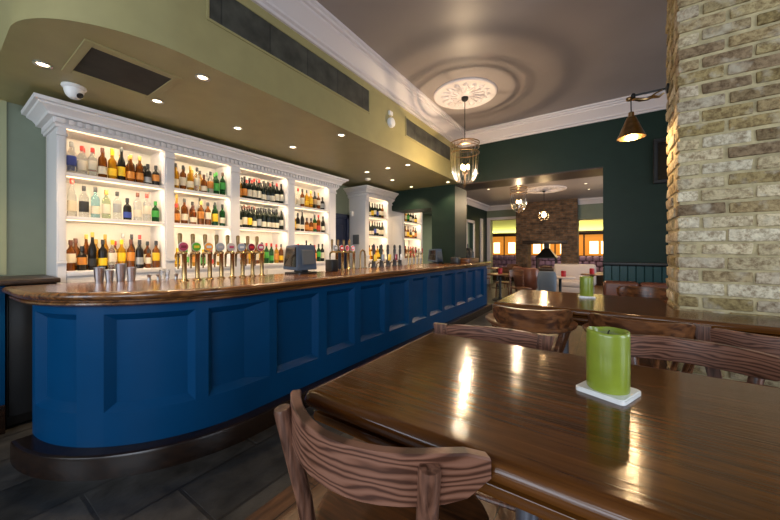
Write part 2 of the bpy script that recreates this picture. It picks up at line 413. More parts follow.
# right-hand wall with two windows, and the wall behind with two windows
def windowed_wall(name, axis, at, thick, lo, hi, wins, m):
    q = MB()
    def bb(u0, u1, z0, z1):
        if axis == 'y': q.box((u0, at, z0), (u1, at + thick, z1))
        else: q.box((at, u0, z0), (at + thick, u1, z1))
    cur = lo
    for (a, b) in wins:
        bb(cur, a, 0, CZ); bb(a, b, 0, .82); bb(a, b, 3.1, CZ); cur = b
    bb(cur, hi, 0, CZ)
    struct(q.obj(name, m))
    for k, (a, b) in enumerate(wins):
        f = MB()
        def fb(u0, u1, z0, z1, t0=.04, t1=.10):
            if axis == 'y': f.box((u0, at + t0, z0), (u1, at + t1, z1))
            else: f.box((at + t0, u0, z0), (at + t1, u1, z1))
        fb(a, a + .06, .82, 3.1); fb(b - .06, b, .82, 3.1); fb(a, b, .82, .88); fb(a, b, 3.04, 3.1); fb((a + b) / 2 - .02, (a + b) / 2 + .02, .82, 3.1); fb(a, b, 1.8, 1.84)
        fr = struct(f.obj('window_%d' % (k + (1 if axis == 'y' else 3 if at > 3 else 5)), M['white']))
        g = MB()
        if axis == 'y': g.box((a + .02, at + .066, .84), (b - .02, at + .072, 3.08))
        else: g.box((at + .066, a + .02, .84), (at + .072, b - .02, 3.08))
        g.obj('pane', M['window'], fr)
windowed_wall('wall_behind', 'y', -3.5, .15, -4.5, 3.4, [(-3.8, -2.2), (-1.4, 1.6)], M['green_grey'])
windowed_wall('wall_right', 'x', 3.4, .15, -3.5, 6.05, [(-.2, 1.4), (3.1, 4.7)], M['dark_green'])

# soffit over the bar with a rounded near end
arc = []
for i in range(0, 25):
    th = R(90 - 90 * i / 24); arc.append((-3.0 + .60 * math.cos(th), 1.05 - .762 * math.sin(th)))
poly = [(-4.5, .285)] + arc + [(-2.40, WY0), (-4.5, WY0)]
q = MB(); q.prism(poly, SZ, CZ); struct(q.obj('ceiling_soffit', M['olive'], sharp=20))

# cornice of the bar room: swept along the soffit face and the dividing wall
CPROF = [(0, 3.475), (.025, 3.475), (.03, 3.50), (.055, 3.51), (.06, 3.53), (.09, 3.56), (.13, 3.60), (.165, 3.625), (.17, 3.645), (.195, 3.65), (.20, 3.672), (.225, 3.68), (.23, 3.70), (0, 3.70)]
def cornice(name, path, prof, m):
    """path: (x, y) polyline, room on its right-hand side when walking along it"""
    n = len(path); rings = []
    for i, p in enumerate(path):
        p = Vector(p); a = (p - Vector(path[i - 1])).normalized() if i else None
        b = (Vector(path[i + 1]) - p).normalized() if i < n - 1 else None
        a = a or b; b = b or a
        na, nb = Vector((a.y, -a.x)), Vector((b.y, -b.x)); mm = (na + nb) / max(.3, 1 + na.dot(nb))
        rings.append([(p.x + mm.x * o, p.y + mm.y * o, z) for o, z in prof])
    q = MB(); q.strip(rings, closed=True); return struct(q.obj(name, m, sharp=25))
cornice('trim_cornice', [(-4.5, .285)] + arc + [(-2.40, WY0), (3.4, WY0)], CPROF, M['cornice'])

# dado panelling under a dark rail on the dividing wall, right of the opening
q = MB()
for k in range(20):
    x = .0 + k * .1
    q.box((x + .003, WY0 - .016, .12), (x + .097, WY0, 1.185), .005, 1)
struct(q.obj('trim_dado', M['teal']))
sbox('trim_dado_rail', (-.02, WY0 - .045, 1.185), (3.4, WY0, 1.24), M['black'], .01)
sbox('baseboard_far', (-.013, WY0 - .03, 0), (3.4, WY0, .12), M['teal'], .006)

# ------------------------------------------------------------------ brick pillar
def brick_block(name, x0, y0, x1, y1, z0, z1, ch=.0816, bl=.225):
    core = MB(); core.box((x0 + .010, y0 + .010, z0), (x1 - .010, y1 - .010, z1))
    p = struct(core.obj(name, M['mortar']))
    bm = bmesh.new(); lay = bm.loops.layers.float_color.new('brick')
    pal = [(.34, .26, .12), (.30, .23, .10), (.38, .30, .15), (.26, .19, .10), (.36, .28, .16), (.33, .25, .13), (.40, .32, .17), (.24, .17, .10)]
    lime = [(.57, .49, .34), (.64, .58, .45), (.50, .42, .27), (.47, .40, .30)]  # paler brick tones, picked more often towards the bottom
    rnd = random.Random(3)
    def brick(a, b, z, c):
        d = [rnd.uniform(-.003, .003) for _ in range(6)]
        pa = Vector((a[0] + d[0], a[1] + d[1], z + .008 + d[2])); pb = Vector((b[0] + d[3], b[1] + d[4], z + ch - .008 + d[5]))
        g = bmesh.ops.create_cube(bm, size=1); vs = g['verts']
        for v in vs:
            v.co = Vector(((pa.x + pb.x) / 2 + v.co.x * (pb.x - pa.x), (pa.y + pb.y) / 2 + v.co.y * (pb.y - pa.y), (pa.z + pb.z) / 2 + v.co.z * (pb.z - pa.z)))
            v.co += Vector([rnd.uniform(-.0045, .0045) for _ in range(3)])
        r = bmesh.ops.bevel(bm, geom=list({e for v in vs for e in v.link_edges}), offset=.009, segments=2, affect='EDGES', profile=.55)
        fs = set(r['faces'])
        for v in list({v for f in r['faces'] for v in f.verts}):
            for f in v.link_faces: fs.add(f)
        for f in fs:
            for l in f.loops: l[lay] = (*c, 1)
    nrow = int((z1 - z0) / ch); m = .016; wd = .105
    for k in range(nrow):
        z = z0 + k * ch
        def col(): 
            c = lime[rnd.randrange(4)] if rnd.random() < max(.14, min(.50, .50 - .34 * (z - 1.7))) else pal[rnd.randrange(len(pal))]; j = rnd.uniform(.85, 1.15); return tuple(min(.9, v * j) for v in c)
        # front face (y0): stretchers along x, corner alternates stretcher / header
        x = x0
        first = bl if k % 2 == 0 else .1125
        while x < x1 - .02:
            L = first if x == x0 else bl
            e = min(x + L - m, x1)
            if x1 - (x + L) < .05: e = x1
            brick((x, y0, 0), (e, y0 + wd, 0), z, col()); x = x + L if e < x1 else x1
        # left face (x0)
        y = y0 + (.1125 if k % 2 == 0 else bl)
        while y < y1 - .02:
            e = min(y + bl - m, y1)
            if y1 - (y + bl) < .05: e = y1
            brick((x0, y, 0), (x0 + wd, e, 0), z, col()); y = y + bl if e < y1 else y1
    bmesh.ops.recalc_face_normals(bm, faces=bm.faces)
    me = bpy.data.meshes.new('brick_courses'); bm.to_mesh(me); bm.free()
    for f in me.polygons: f.use_smooth = True
    me.set_sharp_from_angle(angle=R(50)); me.materials.append(M['brick'])
    o = bpy.data.objects.new('brick_courses', me); COL.objects.link(o); o.parent = p
    return p
PX0, PX1, PY0, PY1 = .385, 1.285, 2.665, 3.11
brick_block('wall_pillar', PX0, PY0, PX1, PY1, 0, CZ)

# ------------------------------------------------------------------ the bar counter
AX, AY, RA, RB = -3.3, 1.45, .98, 1.03
YEND = 7.55
def bar_path(off, n=28):
    """outline of the bar front at an outward offset, near end first: list of (point, normal, key)"""
    out = []
    for i in range(n + 1):
        th = 90 - 90 * i / n; c, s_ = math.cos(R(th)), math.sin(R(th))
        p = Vector((AX + RA * c, AY - RB * s_)); nn = Vector((c / RA, -s_ / RB)).normalized()
        out.append((p + nn * off))
    return out
def sp(t):
    """t < 0: degrees on the rounded end (-90..0); t >= AY: y along the straight face -> point, outward normal"""
    if t <= 0:
        c, s_ = math.cos(R(-t)), math.sin(R(-t))
        return Vector((AX + RA * c, AY - RB * s_)), Vector((c / RA, -s_ / RB)).normalized()
    return Vector((AX + RA, AY + t)), Vector((1, 0))
def frange(a, b):
    if b <= 0 or a < 0:
        n = max(2, int(abs(min(b, 0) - a) / 3)); l = [a + (min(b, 0) - a) * i / n for i in range(n + 1)]
        if b > 0: l.append(b)
        return l
    return [a, b]
panels = [(-86, -61), (-51, -21.5), (-17, 1.62 - AY)] + [(a - AY, b - AY) for a, b in ((1.69, 2.17), (2.28, 2.71), (2.82, 3.30), (3.41, 3.90), (4.015, 4.46), (4.57, 5.03), (5.14, 5.60), (5.71, 6.17), (6.28, 6.74), (6.85, 7.31))]
PZ0, PZ1, BZ0, BZ1 = .365, 1.005, .146, 1.060
bar = thing('bar_counter', 'long deep-blue panelled bar counter with rounded near end', 'bar counter', (0, 0, 0))
q = MB()
def wallstrip(t0, t1, z0, z1):
    ts = frange(t0, t1); rings = []
    for t in ts:
        p, n = sp(t); rings.append([(p.x, p.y, z0), (p.x, p.y, z1)])
    q.strip(rings)
ks = [-90] + [v for p in panels for v in p] + [YEND - AY]
for i in range(0, len(ks) - 1):
    a, b = ks[i], ks[i + 1]
    if i % 2 == 0: wallstrip(a, b, BZ0, BZ1)
    else: wallstrip(a, b, BZ0, PZ0); wallstrip(a, b, PZ1, BZ1)
# staff-side and ends so that the front is a real wall with thickness
inn = bar_path(-.09) 
rings = [[(p.x, p.y, BZ0), (p.x, p.y, BZ1)] for p in inn] + [[(AX + RA - .09, YEND, BZ0), (AX + RA - .09, YEND, BZ1)]]
q.strip(rings)
q.strip([[(AX, AY - RB, BZ0), (AX, AY - RB, BZ1)], [(AX, AY - RB + .09, BZ0), (AX, AY - RB + .09, BZ1)]])
q.strip([[(AX + RA, YEND, BZ0), (AX + RA, YEND, BZ1)], [(AX + RA - .09, YEND, BZ0), (AX + RA - .09, YEND, BZ1)]])
q.obj('front_frame', M['blue'], bar, sharp=20)
def map3(t, depth, z):
    p, n = sp(t); r = p - n * depth; return (r.x, r.y, z)
for a, b in panels:
    q = MB(); ts = frange(a, b)
    # width of the sloping edge in t units
    L0 = (Vector(map3(a, 0, 0)) - Vector(map3(b, 0, 0))).length
    bv = .046; dt = (b - a) * bv / max(L0, .05); D = .048
    def prof(t):
        pass
    inner = frange(a + dt, b - dt)
    # flat field, then four sloping sides
    q.strip([[map3(t, D, PZ0 + bv), map3(t, D, PZ1 - bv)] for t in inner])
    m = len(inner)
    outer = [a + (b - a) * (t - inner[0]) / (inner[-1] - inner[0]) for t in inner]
    q.strip([[map3(o, 0, PZ0), map3(t, D, PZ0 + bv)] for o, t in zip(outer, inner)])
    q.strip([[map3(t, D, PZ1 - bv), map3(o, 0, PZ1)] for o, t in zip(outer, inner)])
    q.strip([[map3(a, 0, PZ0), map3(inner[0], D, PZ0 + bv)], [map3(a, 0, PZ1), map3(inner[0], D, PZ1 - bv)]])
    q.strip([[map3(inner[-1], D, PZ0 + bv), map3(b, 0, PZ0)], [map3(inner[-1], D, PZ1 - bv), map3(b, 0, PZ1)]])
    q.obj('panel', M['blue'], bar, sharp=20)
# step / plinth
def outline(off, yend, back):
    o = bar_path(off); return [(p.x, p.y) for p in o] + [(AX + RA + off, yend), (back, yend)]
q = MB()
op = outline(.10, YEND + .1, -2.6)
pl = op + [(-2.6, 2.0), (-3.0, 1.3), (-3.3, .9)]
q.slab(pl, [(.0, 0), (.0, .125), (.006, .138), (.02, .145)])
q.obj('plinth', M['plinth'], bar, sharp=30)
q = MB(); q.box((-3.325, AY - RB + .02, .14), (-3.305, AY - RB + .06, 1.0)); q.obj('end_post', M['polegrey'], bar)  # hatch frame edge, pale grey stands in for light hitting it

# worktop
top = thing('bar_worktop', 'polished brown wood bar top with stepped moulded edge on blue bar', 'bar top', (0, 0, 0))
ow = outline(.10, 6.02, -2.95)
tp = ow + [(-2.97, 2.7), (-3.12, 1.85), (-3.36, 1.2), (-3.58, .74), (-3.62, .31)]
TPROF = [(.075, 1.060), (.045, 1.066), (.030, 1.078), (.034, 1.088), (.048, 1.094), (.048, 1.100), (.020, 1.106), (.004, 1.118), (.0, 1.130), (.004, 1.145), (.016, 1.154), (.034, 1.158)]
q = MB(); q.slab(tp, TPROF)
q.obj('worktop_slab', M['bar_wood'], top, sharp=40)
q = MB(); q.slab([(-2.50, 6.02), (AX + RA + .10, 6.02), (AX + RA + .10, YEND + .06), (-2.50, YEND + .06)], TPROF)
q.obj('worktop_end', M['bar_wood'], top, sharp=40)

# counter along the left wall, blue front, dark top
lc = thing('side_counter', 'dark-topped blue counter against the green wall beyond the bar end', 'counter', (0, 0, 0))
bx('counter_top', (-4.48, -1.6, 1.15), (-3.80, .645, 1.19), M['brown_trim'], .008, lc)
bx('body', (-4.46, -1.55, .22), (-3.86, .35, 1.15), M['blue'], .004, lc)
bx('plinth', (-4.46, -1.55, 0), (-3.84, .35, .22), M['plinth'], .004, lc)
fr = thing('black_cabinet', 'black under-counter cabinet in the gap beside the bar end', 'fridge', (0, 0, 0))  # black cabinet filling the gap under the counter end
bx('body', (-4.46, .36, .02), (-3.92, .64, 1.14), M['black'], .006, fr)
bx('door', (-3.92, .37, .10), (-3.895, .63, 1.10), M['blackplastic'], .004, fr)
bx('handle', (-3.893, .60, .5), (-3.875, .615, .9), M['steel'], .003, fr)

# ------------------------------------------------------------------ back bar shelving
SHF = [2.138, 1.737, 1.228]
def strip_light(parent, y0, y1, z, x=-4.10, e=4.0):
    bx('led_strip', (x - .008, y0, z - .008), (x + .008, y1, z - .001), M['glowsoft'], 0, parent)
    lamp('AREA', 'shelf_light', (x, (y0 + y1) / 2, z - .012), e * (y1 - y0), (1.0, .78, .51), (0, R(28), 0), shape='RECTANGLE', size=.02, size_y=(y1 - y0) * .96)
def unit(name, label, y0, y1, posts, cz0=2.525, led=3.1, sides=True):
    """posts: list of (y0, y1) for the pilasters, front plane x = -4.05"""
    t = thing(name, label, 'shelving', (0, 0, 0))
    q = MB(); q.box((-4.495, y0, 0), (-4.45, y1, cz0 + .1)); q.obj('back_panel', M['cream'], t)
    for k, (a, b) in enumerate(posts):
        q = MB(); q.box((-4.46, a, 0), (-4.05, b, cz0 + .02))
        q.box((-4.05, a + .004, 0), (-4.035, b - .004, 1.30)); q.box((-4.035, a + .0, 1.30), (-4.022, b - .0, 1.325), .004)
        q.box((-4.05, a + .012, 1.33), (-4.040, b - .012, 2.44)); q.box((-4.05, a - .008, 2.455), (-4.025, b + .008, 2.475), .005); q.box((-4.05, a + .004, 2.475), (-4.035, b - .004, cz0))
        q.obj('pilaster', M['white'], t)
    for (a, b), (c, d) in zip(posts, posts[1:]):
        for z in SHF[:2]:
            bx('shelf', (-4.455, b, z - .030), (-4.055, c, z), M['white'], .004, t)
        bx('shelf', (-4.455, b, SHF[2] - .045), (-4.02, c, SHF[2]), M['white'], .004, t)
        q = MB(); q.box((-4.455, b, .1), (-4.03, c, SHF[2] - .046))
        q.box((-4.03, b + .02, .2), (-4.018, (b + c) / 2 - .01, 1.14), .004); q.box((-4.03, (b + c) / 2 + .01, .2), (-4.018, c - .02, 1.14), .004)
        q.obj('base_cupboard', M['white'], t)
        bx('header', (-4.455, b, 2.545), (-4.05, c, cz0 + .06), M['white'], 0, t)
        strip_light(t, b + .01, c - .01, 2.545, e=led); strip_light(t, b + .01, c - .01, SHF[0] - .030, e=led); strip_light(t, b + .01, c - .01, SHF[1] - .030, e=led)
    # cornice: profile round three sides
    prof = [(0, cz0), (.015, cz0), (.02, cz0 + .02), (.03, cz0 + .025), (.03, cz0 + .075), (.066, cz0 + .080), (.07, cz0 + .10), (.09, cz0 + .125), (.125, cz0 + .145), (.13, cz0 + .16), (.155, cz0 + .165), (.16, cz0 + .195), (0, cz0 + .195)]
    if not sides: prof = [(0, cz0), (.02, cz0), (.02, cz0 + .05), (0, cz0 + .05)]
    pth = [(-4.5, y0), (-4.035, y0), (-4.035, y1), (-4.5, y1)]
    n = len(pth); rings = []
    for i, p in enumerate(pth):
        p = Vector(p); a = (p - Vector(pth[i - 1])).normalized() if i else None; b = (Vector(pth[i + 1]) - p).normalized() if i < n - 1 else None
        a = a or b; b = b or a
        na, nb = Vector((a.y, -a.x)), Vector((b.y, -b.x)); mm = (na + nb) / max(.3, 1 + na.dot(nb))
        rings.append([(p.x + mm.x * o, p.y + mm.y * o, z) for o, z in prof])
    q = MB(); q.strip(rings, closed=True); q.box((-4.49, y0 + .02, cz0 + .03), (-4.05, y1 - .02, prof[-1][1] - .001)); cobj = q.obj('cornice', M['white'], t, sharp=25)
    if not sides: return t
    q = MB(); y = y0 + .01; comb = [(-3.978, y0 - .02), ]
    while y < y1 - .02:
        comb += [(-3.978, y + .030), (-4.003, y + .030), (-4.003, y + .055), (-3.978, y + .055)]; y += .055
    comb += [(-3.978, y1 + .02), (-4.007, y1 + .02), (-4.007, y0 - .02)]
    q.prism(comb, cz0 + .030, cz0 + .072)
    q.obj('dentils', M['white'], cobj)
    return t
bb1 = unit('back_bar_shelving', 'white dentilled back bar with four lit bays of spirit bottles', .66, 4.205,
     [(.66, .722), (1.50, 1.595), (2.25, 2.375), (3.155, 3.285), (4.035, 4.205)])
bb2 = unit('bottle_cabinet', 'white bottle cabinet with cornice standing past the navy door', 5.06, 6.04, [(5.06, 5.19), (5.87, 6.04)], led=4.2)
bb3 = unit('bottle_niche', 'small lit bottle shelves seen past the dark header at far end', 6.52, 7.52, [(6.52, 6.58), (7.45, 7.52)], led=4.2, sides=False)

# navy door between the two units
d = struct(MB().obj('door_1', M['navy'])) if False else None
q = MB(); q.box((-4.5, 4.24, 0), (-4.45, 4.31, 2.17)); q.box((-4.5, 4.95, 0), (-4.45, 5.03, 2.17)); q.box((-4.5, 4.24, 2.09), (-4.45, 5.03, 2.17))
dr = struct(q.obj('door_1', M['navy']))
q = MB(); q.box((-4.498, 4.31, .02), (-4.475, 4.95, 2.09)); q.box((-4.475, 4.40, .2), (-4.468, 4.86, .95), .005); q.box((-4.475, 4.40, 1.1), (-4.468, 4.86, 1.95), .005); q.obj('door_leaf', M['navy'], dr)
o = bx('wall_switch', (-4.36, 5.035, 1.55), (-4.20, 5.058, 1.75), M['greyplastic'], .004); tag(o, 'dark control panel on the side of the white bottle cabinet', 'control panel')
o = bx('wall_sensor', (-4.44, 5.02, 2.14), (-4.36, 5.058, 2.25), M['whiteplastic'], .015); tag(o, 'small white sensor box high on the bottle cabinet side', 'sensor')

# ------------------------------------------------------------------ bottles
KINDS = {
 'std': (.037, .30, [(0, .0), (.9, .0), (1, .01), (1, .60), (.92, .66), (.5, .73), (.36, .78), (.34, .92), (.38, .925), (.38, .95), (.30, .955)], (.18, .5)),
 'wine': (.037, .31, [(0, .0), (.9, .0), (1, .01), (1, .58), (.9, .66), (.55, .72), (.40, .78), (.36, .95), (.40, .955), (.38, .97)], (.14, .45)),
 'squat': (.047, .235, [(0, .0), (.92, .0), (1, .02), (1, .55), (.85, .65), (.45, .70), (.33, .75), (.33, .90), (.38, .91), (.36, .94)], (.15, .48)),
 'tall': (.034, .36, [(0, .0), (.9, .0), (1, .01), (1, .55), (.85, .62), (.45, .72), (.38, .80), (.36, .94), (.40, .945), (.38, .965)], (.15, .42)),
 'small': (.030, .21, [(0, .0), (.9, .0), (1, .01), (1, .58), (.9, .66), (.5, .75), (.4, .80), (.38, .93), (.40, .95)], (.15, .5)),
}
_bm = {}
def bottle_meshes(kind, body, lab, cap):
    v = random.randrange(3); key = (kind, body, lab, cap, v)
    if key in _bm: return _bm[key]
    r, h, pr, (l0, l1) = KINDS[kind]; l0, l1 = ((l0, l1), (l0 + .08, l1 + .05), (l0 - .04, l1 - .12))[v]
    q = MB(); q.lathe([(a * r, b * h) for a, b in pr], n=14, cap=False); 
    b = q.mesh('bottle', G[body], 50)
    q = MB(); q.lathe([(r * 1.012, l0 * h), (r * 1.02, l0 * h + .001), (r * 1.02, l1 * h), (r * 1.012, l1 * h + .001)], n=14, cap=False)
    l = q.mesh('label', LM[lab], 40)
    t = pr[-1][1] * h; nr = .42 * r
    q = MB(); q.lathe([(nr, t - .035), (nr * 1.08, t - .034), (nr * 1.08, t + .008), (nr * .9, t + .012)], n=12)
    c = q.mesh('cap', CM[cap], 40)
    _bm[key] = (b, l, c); return _bm[key]
ORD = ['first', 'second', 'third', 'fourth', 'fifth', 'sixth', 'seventh', 'eighth', 'ninth', 'tenth', 'eleventh', 'twelfth', 'thirteenth', 'fourteenth', 'fifteenth', 'sixteenth', 'seventeenth', 'eighteenth', 'nineteenth', 'twentieth', 'twenty-first', 'twenty-second', 'twenty-third', 'twenty-fourth']
SHN = ['top', 'middle', 'bottom']
def row(y0, y1, z, spec, place, back=False, x=-4.155):
    items = spec.split(); n = len(items)
    for i, s in enumerate(items):
        kd = {'s': 'std', 'w': 'wine', 'q': 'squat', 't': 'tall', 'm': 'small'}[s[0]]; body, lab, cap = s[1], s[2], s[3]
        b, l, c = bottle_meshes(kd, body, lab, cap)
        y = y0 + (y1 - y0) * (i + .5) / n + random.uniform(-.002, .002)
        o = bpy.data.objects.new('bottle', b); COL.objects.link(o); o.location = (x + random.uniform(-.008, .008), y, z + .001); o.rotation_euler = (0, 0, random.uniform(0, 6)); o.scale = (.93, .93, random.uniform(.96, 1.04)) if kd != 'squat' else (.74, .74, 1)
        for nm, me in (('label', l), ('cap', c)):
            ch = bpy.data.objects.new(nm, me); COL.objects.link(ch); ch.parent = o
        tag(o, '%s bottle, %s cap, %s from left%s, %s' % (GN[body], LC[cap][0], ORD[i], ' in back row' if back else '', place), 'bottle', 'bottles on ' + place)
B = [(.735, 1.49), (1.61, 2.24), (2.39, 3.145), (3.30, 4.025)]
BX = -4.275
row(*B[0], SHF[0], 'sCbs sCwr sCwr sAwn sYyy tDyk sAod sAod qDsk qDok', 'top shelf of leftmost bay')
row(.77, 1.43, SHF[0], 'sCbs sCwr sCrr sAyn tYyy sAod sAod qDsk qDsk', 'top shelf of leftmost bay', True, BX)
row(*B[0], SHF[1], 'tCwr sCkk sBwk sPwo sCsk qDbk sCwn sCwr qGgg', 'middle shelf of leftmost bay')
row(*B[0], SHF[2], 'sAwn qDok tDkd sDyk sCwy sYyy sAon sDsk mAwk sAyk', 'bottom shelf of leftmost bay')
row(.79, 1.45, SHF[2], 'sAwn tAwd sYyd tYyd sAwr tCws tDsk tCwr sAwk', 'bottom shelf of leftmost bay', True, BX)
row(*B[1], SHF[0], 'sYwk sAwk sYwd sCwk qAwn sCok sGgg sGgn', 'top shelf of second bay')
row(1.65, 2.2, SHF[0], 'sAwk sCwk sAyd sYok sCws sGgg', 'top shelf of second bay', True, BX)
row(*B[1], SHF[1], 'qAor sAwk qAwn sAod sAwk sGyk sGwk', 'middle shelf of second bay')
row(1.66, 2.2, SHF[1], 'tYwd sAwk sAok tCwk sDwk sGwk', 'middle shelf of second bay', True, BX)
row(1.62, 2.2, SHF[2], 'mYyy mCgg mYor mGgy mCrr mYwk', 'bottom shelf of second bay')
row(*B[2], SHF[0], 'wYok wWok wWwk wWwr wWwr wWwk wWsk wWwk wWwr wWwk', 'top shelf of third bay')
row(2.43, 3.11, SHF[0], 'wWwk wWwk wWwr wWwr wWyk wWwk wWwk wWwr wWwk', 'top shelf of third bay', True, BX)
row(*B[2], SHF[1], 'wWwk wWwn wWyn wWwn wWsk wWwk wWwk wWwk wWwk wWwk', 'middle shelf of third bay')
row(2.43, 3.11, SHF[1], 'wWwn wWwn wWwn wWwk wWwk wWgk wWgk wWwk wWwk', 'middle shelf of third bay', True, BX)
row(*B[2], SHF[2], 'sYor sAok sYyk sAwn sYyk sGgr sGgr sYor sAyk', 'bottom shelf of third bay')
row(*B[3], SHF[0], 'sCwr sCwr sAwk sYyk sYyy sDtk sAwo qDsk', 'top shelf of fourth bay')
row(*B[3], SHF[1], 'sYyk sDwk tDwk qAok qAok sGok sArr sDwk', 'middle shelf of fourth bay')
row(*B[3], SHF[2], 'sDwk sAwr sDwn tDwk sYyk sAor sGgk sDwk', 'bottom shelf of fourth bay')
row(5.21, 5.85, SHF[0], 'wWwk wWwk wWyk wWwk wWbk wWwk wAwk', 'top shelf of white bottle cabinet')
row(5.21, 5.85, SHF[1], 'wWwn wWwn wWwn wWbk wWwk wWwk wWwk', 'middle shelf of white bottle cabinet')
row(5.21, 5.85, SHF[2], 'sYok sYyk sAwk sAor sYyk sGyk sYwk', 'bottom shelf of white bottle cabinet')
row(6.62, 7.41, SHF[0], 'sAyk sYwk sGgk sDwk sDwk qDyk', 'top shelf of far bottle niche')
row(6.62, 7.41, SHF[1], 'sAor sAwk sAyk qDyk sAwk sDok', 'middle shelf of far bottle niche')
row(6.62, 7.41, SHF[2], 'sDwk sAwr sYwk sArr sArr sDwk', 'bottom shelf of far bottle niche')

# ------------------------------------------------------------------ things on the bar
TZ = 1.158
badge_cols = {'pink': (.45, .05, .12), 'green': (.10, .42, .03), 'orange': (.85, .33, .02), 'grey': (.34, .35, .38), 'silver': (.50, .44, .42), 'blue grey': (.28, .33, .42), 'dark red': (.20, .01, .03), 'red': (.60, .02, .02), 'yellow': (.75, .55, .03), 'white': (.7, .7, .7)}
BM = {k: mat(k.replace(' ', '_') + '_badge_enamel', v, .25, coat=.5) for k, v in badge_cols.items()}
RX = Matrix.Rotation(R(90), 3, 'Y')
def beer_tap(x, y, bc, ins, label, handle='agedbrass', group='beer taps on the bar'):
    t = thing('beer_tap', label, 'beer tap', (x, y, TZ), 0, group)
    q = MB(); q.lathe([(.034, 0), (.034, .008), (.026, .014), (.020, .02), (.0185, .03), (.0185, .225), (.022, .23), (.022, .245), (.018, .252), (.006, .258)], n=16); q.obj('column', M['brass'], t)
    q = MB(); q.tube([(.0, 0, .235), (-.05, 0, .245), (-.10, 0, .24), (-.12, 0, .22), (-.122, 0, .16), (-.122, 0, .10)], [.013, .014, .014, .012, .009, .007], 10); q.obj('spout', M['brass'], t)
    q = MB(); q.lathe([(.008, .255), (.012, .30), (.017, .37), (.018, .40), (.012, .412), (0, .414)], (-.085, 0, 0), n=12); q.obj('handle', M[handle], t)
    q = MB(); q.lathe([(.030, 0), (.040, .002), (.042, .008), (.040, .014), (0, .0145)], (-.03, 0, .295), n=24, ax=RX, cap=False); b = q.obj('badge_rim', M['steel'], t)
    q = MB(); q.lathe([(.036, .0), (.036, .016), (.034, .018), (0, .0185)], (-.03, 0, .295), n=24, ax=RX, cap=False); q.obj('badge_face', BM[bc], b)
    q = MB(); q.box((-.0115, -.022, .284), (-.0095, .022, .306), .001, 1); q.obj('badge_mark', BM[ins], b)
    return t
tapspec = [('pink', 'dark red'), ('green', 'yellow'), ('orange', 'white'), ('grey', 'silver'), ('silver', 'pink'), ('blue grey', 'white'), ('dark red', 'red'), ('pink', 'white')]
for i, (bc, ins) in enumerate(tapspec):
    beer_tap(-2.95 - .02 * (7 - i) / 7, 1.245 + .1035 * i, bc, ins, 'brass beer tap, %s round badge, %s from left in near row on bar' % (bc, ORD[i]))
for i, (bc, ins) in enumerate([('grey', 'white'), ('red', 'white'), ('red', 'dark red'), ('red', 'silver')]):
    beer_tap(-2.93, 3.06 + .115 * i, bc, ins, 'brass beer tap, %s badge, %s from left in row past the till' % (bc, ORD[i]))
q = MB(); q.tube([(0, 0, 0), (0, 0, .20), (0, .012, .245), (0, .05, .27), (0, .095, .25), (0, .11, .20), (0, .11, .02)], .014, 10); q.lathe([(.03, 0), (.03, .008), (.016, .014)], (0, 0, 0)); q.lathe([(.03, 0), (.03, .008), (.016, .014)], (0, .11, 0))
o = q.obj('bar_rail', M['agedbrass'], None, (-2.93, 3.55, TZ)); tag(o, 'dark arched hand rail on bar right of the red-badged taps', 'hand rail')
for i, (y, bc) in enumerate([(3.86, 'yellow'), (4.06, 'blue grey'), (4.24, 'yellow'), (4.44, 'dark red'), (4.61, 'white')]):
    t = thing('hand_pump', 'dark hand pump, %s clip, %s from left on bar before white cabinet' % (bc, ORD[i]), 'hand pump', (-2.92, y, TZ), 0, 'hand pumps on the bar')
    q = MB(); q.lathe([(.045, 0), (.045, .012), (.034, .02), (.03, .09), (.034, .10), (.024, .11), (.02, .115)], n=16); q.obj('base', M['blackplastic'], t)
    q = MB(); q.lathe([(.012, .11), (.016, .16), (.022, .22), (.024, .26), (.018, .30), (.022, .315), (.020, .345), (.008, .36), (0, .362)], n=14); q.obj('handle', M['blackplastic'], t)
    q = MB(); q.box((.03, -.04, .10), (.036, .04, .20), .006); q.obj('clip', BM[bc], t)
    q = MB(); q.tube([(0, 0, .06), (-.06, 0, .07), (-.09, 0, .05), (-.09, 0, -.0)], .01, 8); q.obj('spout', M['brass'], t)
for i in range(5):
    y = 4.86 + .13 * i
    t = thing('beer_font', 'slim brass font, %s from left in far row before second till' % ORD[i], 'beer tap', (-2.90, y, TZ), 0, 'slim fonts at the far bar')
    q = MB(); q.lathe([(.03, 0), (.03, .008), (.014, .014), (.013, .19), (.017, .195), (.017, .215), (.006, .222)], n=14); q.obj('column', M['brass'], t)
    q = MB(); q.lathe([(.007, .22), (.012, .28), (.012, .30), (0, .305)], n=10); q.obj('handle', M['red'] if i in (2, 4) else M['agedbrass'], t)
    q = MB(); q.tube([(0, 0, .205), (-.05, 0, .21), (-.075, 0, .19), (-.075, 0, .12)], .008, 8); q.obj('spout', M['brass'], t)

